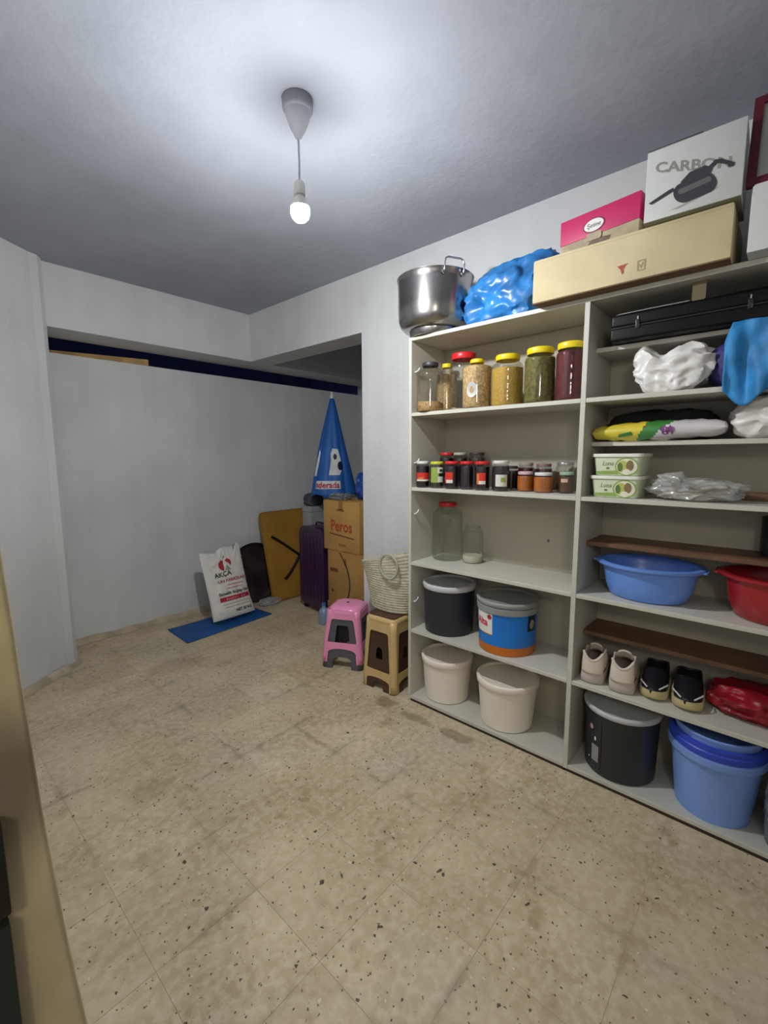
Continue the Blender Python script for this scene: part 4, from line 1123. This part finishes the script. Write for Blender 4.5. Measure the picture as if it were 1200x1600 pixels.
# ------------------------------------------------------------------ bags and soft things in the right bay
def bag(name, label, cat, loc, size, m, seed, amp=0.2, freq=2.2, crease=0.12, cfreq=5, p=2.6, shape=None, rz=0, sub=5, angle=60):
    b = MB(); b.blob(size, seed, amp, freq, crease, cfreq, sub=sub, p=p, shape=shape)
    o = b.build(name, m, None, loc=loc, rot=(0, 0, rz), angle=angle)
    return tag(o, label, cat)
M_WBAG = mat('white_bag_film', (222, 220, 216), 0.38, var=0.05, scale=8)
M_REDBAG = mat('red_bag_film', (146, 18, 36), 0.42, var=0.25, scale=10)
bag('red_bag', 'crumpled red plastic bag beside the black slip-on shoes', 'bag', (2.105, 0.005, z4+0.0005), (0.20, 0.27, 0.105), M_REDBAG, 21, 0.20, 1.8, 0.20, 2.2)
M_CLEAR = glassy('clear_bag_film', (228, 230, 230), 0.12, 0.12, 0.38)
bag('clear_bag', 'cloudy clear plastic bag on the bottom shelf beside the blue bucket', 'bag', (2.00, -0.140, z5+0.0005), (0.17, 0.185, 0.30), glassy('bluish_bag_film', (190, 200, 210), 0.12, 0.15, 0.5, (120, 130, 140)), 23, 0.2, 2.0, 0.16, 3)
bag('clear_bag', 'limp clear plastic bag with beige contents lying beside the margarine tubs', 'bag', (2.025, 0.238, z2+0.0005), (0.17, 0.27, 0.085), M_CLEAR, 25, 0.2, 2.0, 0.22, 3.0, shape=lambda x, y, z: (x, y, z*(1.15 if y > 0.05 else 0.9)))
bag('beige_packet', 'flat beige packet inside the limp clear bag', 'packet', (2.03, 0.250, z2+0.004), (0.11, 0.18, 0.035), mat('beige_paper', (186, 170, 140), 0.7), 26, 0.1, 2, 0.03, 4, p=4, sub=3)
def peaks(x, y, z):
    f = z/0.19
    if f > 0.5:
        z += (0.030*math.exp(-((y-0.10)/0.03)**2)+0.012*math.exp(-((y+0.06)/0.03)**2)-0.035*math.exp(-((y-0.03)/0.035)**2))*(f-0.5)*2
        y *= 1+0.10*(f-0.5)
    else: y *= 0.62+0.76*f
    return x, y, z
bag('white_bag', 'white plastic carrier bag slumped below the black case', 'bag', (2.010, 0.338, z1+0.0005), (0.15, 0.25, 0.160), M_WBAG, 31, 0.10, 2.0, 0.20, 2.3, p=3.4, shape=peaks)
bag('white_bag', 'white plastic bag at the right edge behind the flower packet', 'bag', (2.085, 0.020, 1.4575), (0.20, 0.26, 0.150), M_WBAG, 33, 0.15, 1.8, 0.14, 2.4)
bag('purple_bag', 'dark violet cloth bag behind the bright blue cloth', 'bag', (2.040, 0.095, z1+0.0005), (0.17, 0.28, 0.175), mat('violet_cloth', (62, 58, 120), 0.7, var=0.15, bump=0.2), 35, 0.12, 1.6, 0.05, 2)
# bright blue cloth hanging over the shelf edge
b = MB()
def cloth(u, v):
    y = 0.175-0.36*u
    droop = 0.05*u*(1-u)*2+0.012*math.sin(u*9)
    edge = 0.20+0.06*math.exp(-((u-0.16)/0.14)**2)
    if v < 0.3:
        k = v/0.3; x = 1.940-0.030*k; z = 1.834+0.006*math.sin(u*11)-0.006*k
    else:
        k = (v-0.3)/0.7; x = 1.910-0.020*math.sin(k*PI*0.7)-0.012+0.010*math.sin(u*10+k*2)*k; z = 1.828-edge*k-0.01*math.sin(u*7)*k
        x -= (0.013*math.sin(u*19+k*2.5)+0.006*math.sin(u*43-k*4))*min(1, k*2)+0.010*noise.noise(Vector((u*7, k*4, 4)))
    y -= 0.035*max(0, 1-u*4)*(1-v)*1.0
    y += 0.02*max(0, 1-u*3)*(1-abs(2*v-1))
    return (x, y, z)
b.grid(60, 40, cloth)
o = b.build('blue_cloth', mat('bright_blue_cloth', (42, 138, 204), 0.6, var=0.25, scale=9, bump=0.25)); sm = o.modifiers.new('cloth', 'SOLIDIFY'); sm.thickness = 0.003; sm.offset = 1
tag(o, 'bright blue cloth draped over the violet bag and down the shelf edge', 'cloth')
bag('black_clothing', 'folded black clothing at the back above the flower packet', 'clothing', (2.156, 0.395, 1.4575), (0.13, 0.38, 0.125), M_BLACKC, 37, 0.16, 2.4, 0.06, 4, p=3)
# flower packet: yellow end, green wedge, white end with a violet pansy
t = thing('packet', 'long flat packet, yellow and green at one end and white with a violet flower', 'packet', (2.032, 0.385, 1.4575))
b = MB()
def pk(u, v):
    y = 0.225-0.45*u
    a = 2*PI*v
    th = 0.036*(math.sin(PI*min(1, max(0.0, u*1.0)))**0.22)+0.002
    wd = 0.050*(1-0.10*(2*u-1)**4)
    n_ = 0.006*noise.noise(Vector((u*14, math.cos(a)*1.5, math.sin(a)*1.5)))
    return (wd*math.cos(a)-0.004, y, 0.034+(th+n_)*math.sin(a)+0.008*u)
b.grid(60, 24, lambda u, v: pk(u, v) if v < 1 else pk(u, 0))
def pm(c):
    u = (0.225-c.y)/0.45
    zr = (c.z-0.034)*1.9
    if u < 0.40+zr*0.6: return 0
    if u < 0.54+zr*1.3: return 1
    return 2
PK = [mat('yellow_film', (214, 196, 60), 0.3, coat=0.4), mat('green_film', (58, 128, 58), 0.3, coat=0.4), mat('whitish_film', (206, 202, 204), 0.3, coat=0.4)]
b.build('packet_body', PK, t, mif=pm)
def pkf(u, v, w_=0): # u along -y from 0.225, v height
    zc = 0.034+0.008*(u/0.45); s_ = max(-0.95, min(0.95, (v-zc)/0.032)); return (-0.052*math.sqrt(1-s_*s_)-0.0055, 0.225-u, v)
M_VIO = mat('violet_print', (120, 56, 124), 0.4)
for du, dv in ((0, 0.012), (-0.013, 0.002), (0.013, 0.000), (-0.006, -0.010), (0.009, -0.011)): decal(ellipse(0.270+du, 0.040+dv, 0.011, 0.010, 10), pkf, M_VIO, t, 'flower_petal')
decal([(0.10, 0.014), (0.155, 0.022), (0.15, 0.036), (0.105, 0.026)], pkf, PK[1], t, 'leaf_print')
decal(ellipse(0.195, 0.056, 0.005, 0.006, 8), pkf, M_RED, t, 'label_print')
# black case on the upper inset shelf
t = thing('instrument_case', 'long black glossy case lying on the upper inset shelf', 'case', (1.948, 0.165, 1.8385))
M_CASE = mat('glossy_black_shell', (6, 6, 8), 0.4, coat=0.0, spec=0.2)
b = MB(); b.box(0, 0.25, -0.38, 0.385, 0.002, 0.0505, bev=0.008, seg=3); b.build('lower_shell', M_CASE, t)
b = MB(); b.box(0, 0.25, -0.38, 0.385, 0.0515, 0.100, bev=0.010, seg=3); b.build('upper_shell', M_CASE, t)
b = MB(); b.box(0.002, 0.248, -0.378, 0.383, 0.049, 0.053); b.build('trim_strip', M_BLACK, t)
b = MB(); b.tube([(0.006, 0.36, 0.101), (0.004, 0.24, 0.102), (0.004, 0.13, 0.102)], 0.0022, 6); b.tube([(0.006, 0.36, 0.101), (0.004, 0.375, 0.092)], 0.0026, 6); b.build('edge_highlight', M_CHROME, t)  # bright tube standing in for the highlight along the top edge
for y in (0.29, -0.04, -0.27):
    b = MB(); b.box(-0.004, 0.001, y-0.007, y+0.007, 0.038, 0.070, bev=0.002); b.build('latch', M_BLACK, t)
    b = MB(); b.box(-0.0035, 0.0005, y-0.002, y+0.002, 0.070, 0.082); b.build('latch_hook', M_CHROME, t)
b = MB(); b.poly(rrect(-0.020, 0.020, 0.098, 0.172, 0.008, 4), lambda u, v, w_: (0.004+w_, 0.105-u, v), 0.004); o = b.build('handle_flap', mat('tan_leather', (112, 96, 70), 0.55), t, smooth=False); o['label'] = 'tan upright flap'
b = MB(); b.tube([(0.10, 0.03, 0.099), (0.10, 0.03, 0.118), (0.10, 0.01, 0.122), (0.10, -0.09, 0.122), (0.10, -0.11, 0.118), (0.10, -0.11, 0.099)], 0.006, 8); b.build('carry_handle', M_BLACK, t)
# margarine tubs
M_TUB = mat('greenish_white_tub', (206, 214, 186), 0.4, var=0.03); M_TUBL = mat('white_tub_lid', (226, 226, 212), 0.4)
M_TG = mat('leaf_green_print', (138, 166, 84), 0.5); M_TY = mat('yellow_green_print', (186, 186, 96), 0.5); M_TB = mat('brown_print', (132, 112, 78), 0.5); M_TW = mat('cream_print', (226, 222, 200), 0.5); M_TD = mat('deep_green_print', (96, 120, 62), 0.5)
def tub(label, loc, rz):
    t = thing('margarine_tub', label, 'tub', loc, rz, 'stacked margarine tubs')
    b = MB()
    lo = rrect(-0.060, 0.060, -0.082, 0.082, 0.018, 5); hi = rrect(-0.067, 0.067, -0.091, 0.091, 0.020, 5)
    A = [b.bm.verts.new((x, y, 0.001)) for x, y in lo]; B = [b.bm.verts.new((x, y, 0.078)) for x, y in hi]
    for i in range(len(A)): b.bm.faces.new((A[i], A[(i+1) % len(A)], B[(i+1) % len(A)], B[i]))
    b.bm.faces.new(A[::-1]); b.build('tub_body', M_TUB, t)
    b = MB(); b.poly(rrect(-0.072, 0.072, -0.097, 0.097, 0.022, 5), lambda u, v, w_: (u, v, 0.074+w_), 0.013); o = b.build('lid', M_TUBL, t, angle=30)
    bv = o.modifiers.new('soft', 'BEVEL'); bv.width = 0.003; bv.segments = 2; bv.limit_method = 'ANGLE'
    fx = lambda u, v, e: (-0.060-0.007*v/0.078-e, 0.083-u, v)
    F = lambda e: (lambda u, v, w_=0: fx(u, v, e))
    decal([(0.006, 0.004), (0.095, 0.004), (0.088, 0.014), (0.085, 0.020), (0.006, 0.016)], F(0.0006), M_TG, t, 'printed_band')
    decal(ellipse(0.122, 0.036, 0.044, 0.036, 28), F(0.0008), M_TG, t, 'printed_ring')
    decal(ellipse(0.122, 0.036, 0.038, 0.031, 28), F(0.0011), M_TW, t, 'printed_disc')
    decal(ellipse(0.108, 0.036, 0.021, 0.024, 16), F(0.0014), M_TY, t, 'printed_leaf'); decal(ellipse(0.098, 0.034, 0.010, 0.018, 12), F(0.0017), M_TD, t, 'printed_leaf')
    decal(ellipse(0.134, 0.040, 0.014, 0.021, 16), F(0.0017), M_TB, t, 'printed_spread'); decal(ellipse(0.122, 0.015, 0.015, 0.012, 14), F(0.0020), M_TW, t, 'printed_spread')
    lettering('Luna', 0.026, lambda u, v: fx(0.030+u, 0.040+v, 0.0009), M_TD, t, width=0.042, shear=0.3)
    decal(ellipse(0.052, 0.029, 0.007, 0.0045, 10), F(0.0009), M_TD, t, 'printed_dot')
    return t
tub('lower of two stacked green and white margarine tubs', (2.012, 0.500, z2+0.0005), R(-3))
tub('upper of two stacked green and white margarine tubs', (2.012, 0.496, z2+0.0885), R(-4))

# ------------------------------------------------------------------ on top of the unit
zt = S[0]
pot = thing('stock_pot', 'large shiny steel pot with loop handles on top of the unit at its left end', 'pot', (2.016, 1.436, zt))
b = MB()
b.lathe([(0, 0.032), (0.13, 0.032), (0.160, 0.038), (0.180, 0.056), (0.190, 0.084), (0.193, 0.15), (0.194, 0.254), (0.196, 0.282), (0.199, 0.286), (0.200, 0.289), (0.196, 0.290), (0.191, 0.286), (0.190, 0.15), (0.185, 0.08), (0.16, 0.05), (0, 0.042)], 72); b.build('pot_body', M_STEEL, pot)
b = MB(); b.lathe([(0.0, 0.001), (0.128, 0.001), (0.131, 0.004), (0.134, 0.030), (0.128, 0.036), (0, 0.036)], 56); b.build('base_ring', M_STEEL, pot)
for a in (R(-118), R(62)):
    b = MB()
    ux, uy = math.cos(a), math.sin(a); vx, vy = -uy, ux
    P = lambda r, s_, z: (ux*r+vx*s_, uy*r+vy*s_, z)
    b.tube([P(0.197, -0.052, 0.262), P(0.203, -0.052, 0.274), P(0.207, -0.052, 0.300), P(0.205, -0.046, 0.318), P(0.205, -0.034, 0.324), P(0.205, 0.034, 0.324), P(0.205, 0.046, 0.318), P(0.207, 0.052, 0.300), P(0.203, 0.052, 0.274), P(0.197, 0.052, 0.262)], 0.0042, 10)
    b.build('handle', M_CHROME, pot)
    for s_ in (-0.052, 0.052):
        b = MB(); b.lathe([(0, 0.006), (0.010, 0.005), (0.013, 0)], 14)
        o = b.build('rivet', M_CHROME, pot, loc=P(0.1945, s_, 0.262), rot=(0, R(90), a))
def slump(x, y, z):
    f = max(0.0, min(1.0, (0.20-y)/0.40))
    z = z*(0.96+0.42*f)
    return x+0.03*f, y+0.010*f, z
M_BBAG = mat('sky_blue_bag_film', (44, 130, 204), 0.34, var=0.30, scale=9, coat=0.3)
bag('blue_bag', 'crumpled blue plastic bag on top of the unit between pot and long cream box', 'bag', (2.070, 1.030, zt+0.0005), (0.23, 0.40, 0.225), M_BBAG, 41, 0.12, 1.8, 0.20, 2.8, p=3.2, shape=slump)
t = thing('flat_box', 'long flat cream cardboard box with a small red mark on top of the unit', 'box', (1.852, 0.505, zt))
M_CRB = mat('cream_cardboard', (208, 192, 152), 0.7, var=0.08, scale=5); M_CRU = mat('brown_card_underside', (116, 88, 62), 0.8)
b = MB(); b.box(0, 0.34, -0.325, 0.325, 0.004, 0.165, bev=0.004); b.build('box_body', M_CRB, t)
b = MB(); b.box(0.002, 0.338, -0.323, 0.323, 0.0005, 0.004); b.build('underside', M_CRU, t, smooth=False)
b = MB(); b.box(-0.0014, 0.336, -0.322, 0.322, 0.157, 0.1675, bev=0.002); b.build('lid_flap', M_CRB, t)
fb = on_x(-0.0012, 0.325, 0)
decal([(0.318+(x-0.30)*0.68, 0.032+(y-0.028)*0.75) for x, y in [(0.300, 0.070), (0.318, 0.052), (0.326, 0.028), (0.334, 0.036), (0.332, 0.050), (0.340, 0.064), (0.355, 0.073), (0.330, 0.072)]], fb, mat('rust_red_print', (164, 74, 48), 0.6), t, 'logo_mark')
M_PALEI = mat('pale_tan_ink', (166, 152, 116), 0.7)
decal(rrect(0.384, 0.410, 0.030, 0.066, 0.002), fb, M_PALEI, t, 'care_mark', holes=[rrect(0.388, 0.406, 0.034, 0.062, 0.002)])
decal([(0.390, 0.050), (0.396, 0.038), (0.404, 0.056), (0.401, 0.058), (0.396, 0.046), (0.392, 0.053)], fb, M_PALEI, t, 'care_mark')
# pink sweet box
t = thing('gift_box', 'small magenta and cream box with a white oval label on the long cream box', 'box', (1.905, 0.603, zt+0.168), R(-8))
M_MAG = mat('magenta_card', (190, 26, 92), 0.5, var=0.05); M_CRM2 = mat('dirty_cream_card', (176, 160, 132), 0.7, var=0.18, scale=14)
b = MB(); b.box(0, 0.20, -0.148, 0.148, 0.001, 0.140, bev=0.002); b.build('box_body', M_CRM2, t)
b = MB(); b.box(-0.003, 0.202, -0.150, 0.150, 0.055, 0.146, bev=0.002); b.build('lid', M_MAG, t)
fp = on_x(-0.0042, 0.150, 0)
decal(ellipse(0.136, 0.090, 0.042, 0.026, 28), fp, mat('dark_magenta', (120, 20, 60), 0.5), t, 'label_ring')
fp2 = on_x(-0.0050, 0.150, 0)
decal(ellipse(0.136, 0.090, 0.037, 0.022, 28), fp2, M_WHITEI, t, 'oval_label')
lettering('Şetine', 0.022, lambda u, v: (-0.0058, 0.150-(0.110+u), 0.083+v), M_INKD, t, width=0.052)
b = MB(); b.poly(rrect(0.108, 0.166, 0.036, 0.064, 0.007, 4), on_x(-0.0036, 0.150, 0), 0.0012); b.build('closing_tab', M_CRM2, t, smooth=False)
decal([(0.10, 0.012), (0.12, 0.034), (0.16, 0.040), (0.20, 0.034), (0.19, 0.014), (0.15, 0.006)], on_x(-0.0006, 0.148, 0), mat('grimy_card', (112, 98, 84), 0.8, var=0.3, scale=40), t, 'dirt_stain')
# vacuum cleaner carton
t = thing('appliance_box', 'white appliance box lettered CARBON with a picture of a black vacuum cleaner', 'box', (1.822, 0.295, zt+0.169), R(1.5))
M_WCARD = mat('white_card', (206, 208, 204), 0.5, var=0.03)
b = MB(); b.box(0, 0.20, -0.132, 0.132, 0.001, 0.222, bev=0.003); b.build('box_body', M_WCARD, t)
b = MB(); b.box(0.004, 0.20, -0.02, 0.130, 0.222, 0.229, bev=0.001); b.build('carry_strap', M_GREYP, t)
b = MB(); b.box(-0.001, 0.199, -0.130, 0.130, 0.0002, 0.001); b.build('underside', mat('grey_green_card', (132, 134, 112), 0.7), t, smooth=False)
fc = lambda e: on_x(-0.0008-e, 0.132, 0)
SH_ = lambda f: (lambda u, v, w_=0: f(u, v+0.012-0.30*u, w_))
lettering('CARBON', 0.044, lambda u, v: SH_(fc(0.0))(0.026+u, 0.148+v), M_GREYI, t, width=0.205, bold=0.0012)
M_VD = mat('vacuum_print_dark', (62, 60, 66), 0.5); M_VM = mat('vacuum_print_mid', (104, 102, 104), 0.5); M_VL = mat('vacuum_print_shadow', (168, 168, 160), 0.6)
decal([(0.075, 0.028), (0.11, 0.046), (0.215, 0.100), (0.180, 0.078), (0.10, 0.034)], SH_(fc(0.0004)), M_VL, t, 'picture_shadow')
decal([(0.012, 0.052), (0.022, 0.048), (0.085, 0.088), (0.082, 0.098), (0.070, 0.092)], SH_(fc(0.0007)), M_VD, t, 'picture_nozzle')
rot = lambda pts, cx, cy, a: [(cx+(x-cx)*math.cos(a)-(y-cy)*math.sin(a), cy+(x-cx)*math.sin(a)+(y-cy)*math.cos(a)) for x, y in pts]
decal(rot(rrect(0.080, 0.200, 0.062, 0.124, 0.030, 8), 0.139, 0.095, R(24)), SH_(fc(0.0010)), M_VD, t, 'picture_body')
decal(rot(rrect(0.095, 0.190, 0.092, 0.108, 0.007, 5), 0.139, 0.095, R(24)), SH_(fc(0.0013)), M_VM, t, 'picture_highlight')
decal([(0.100, 0.112), (0.125, 0.142), (0.165, 0.158), (0.185, 0.150), (0.180, 0.132), (0.13, 0.108)], SH_(fc(0.0013)), M_VD, t, 'picture_handle_base')
decal([(0.170, 0.150), (0.190, 0.172), (0.205, 0.174), (0.240, 0.160), (0.238, 0.150), (0.226, 0.148), (0.222, 0.156), (0.196, 0.162), (0.184, 0.150)], SH_(fc(0.0016)), M_VD, t, 'picture_handle')
# white carton and red frame at the far right
t = thing('white_box', 'white cardboard box at the right end of the unit top under the red frame', 'box', (1.842, 0.010, zt))
b = MB(); b.box(0, 0.34, -0.16, 0.130, 0.001, 0.192, bev=0.004); b.build('box_body', M_WCARD, t)
b = MB(); b.box(0.004, 0.336, -0.156, 0.126, 0.192, 0.196, bev=0.001); b.build('lid', M_WCARD, t)
t = thing('picture_frame', 'dark red frame with whitish panel standing on the white box at the right', 'frame', (1.850, 0.000, zt+0.197))
M_FR = mat('dark_red_frame', (98, 26, 40), 0.4, var=0.08)
fr = lambda u, v, w_=0: (0.24*v+w_, 0.158-u, v)
for q in (rrect(0, 0.024, 0, 0.285, 0.004, 2), rrect(0.276, 0.300, 0, 0.285, 0.004, 2), rrect(0.024, 0.276, 0, 0.024, 0.002, 2), rrect(0.024, 0.276, 0.261, 0.285, 0.002, 2)):
    b = MB(); b.poly(q, fr, 0.022); b.build('frame_bar', M_FR, t, smooth=False)
b = MB(); b.poly([(0.022, 0.022), (0.278, 0.022), (0.278, 0.263), (0.022, 0.263)], lambda u, v, w_=0: fr(u, v, w_+0.010), 0.004); b.build('panel', mat('whitish_panel', (196, 198, 190), 0.5), t, smooth=False)

# ------------------------------------------------------------------ prints and fittings go under the part that carries them
CARRIER = {'label_print': ('paper_label', 'dark_label', 'jar_body', 'bucket_body', 'packet_body'), 'label_edge': ('paper_label',), 'paper_label': ('jar_body', 'bucket_body'),
           'dark_label': ('bucket_body',), 'orange_band': ('bucket_body',), 'sticker': ('jar_body',), 'flower_petal': ('packet_body',), 'leaf_print': ('packet_body',),
           'heat_sink': ('socket',), 'rib': ('front_shell',), 'edge_band': ('tabletop',), 'latch_hook': ('latch',), 'edge_highlight': ('upper_shell',), 'handle_flap': ('upper_shell',),
           'oval_label': ('lid',), 'label_ring': ('lid',), 'closing_tab': ('box_body',), 'dirt_stain': ('box_body',), 'logo_mark': ('box_body',), 'care_mark': ('box_body',), 'carry_strap': ('box_body',),
           'red_band': ('sack_body',), 'print_line': ('sack_body',), 'emblem_wing': ('sack_body',), 'emblem_roof': ('sack_body',), 'emblem_stem': ('sack_body',),
           'print': ('canopy', 'carton_body'), 'printed_curve': ('carton_body',), 'faded_print': ('carton_body',), 'printed_underline': ('carton_body',), 'hand_hole': ('carton_body',), 'tape': ('carton_body',),
           'lettering': ('canopy', 'carton_body', 'sack_body', 'tub_body', 'oval_label', 'paper_label', 'box_body'), 'drain_hole': ('seat',), 'seat_pad': ('seat',), 'padded_collar': ('upper',), 'white_piping': ('upper',), 'tongue': ('upper',)}
def nest():
    kind = lambda o: o.name.split('.')[0]
    for root in [o for o in SC.objects if o.parent is None and o.type == 'EMPTY']:
        kids = list(root.children)
        for o in kids:
            k = kind(o)
            want = CARRIER.get(k)
            if k.startswith('picture_'): want = ('box_body',)
            if k.startswith('printed_') and not want: want = ('tub_body',)
            if not want: continue
            for cname in want:
                c = [q for q in kids if kind(q) == cname and q is not o]
                if c:
                    c = c[0]
                    if c.parent is not root: c = c.parent        # keep to three levels
                    o.parent = c
                    break
nest()
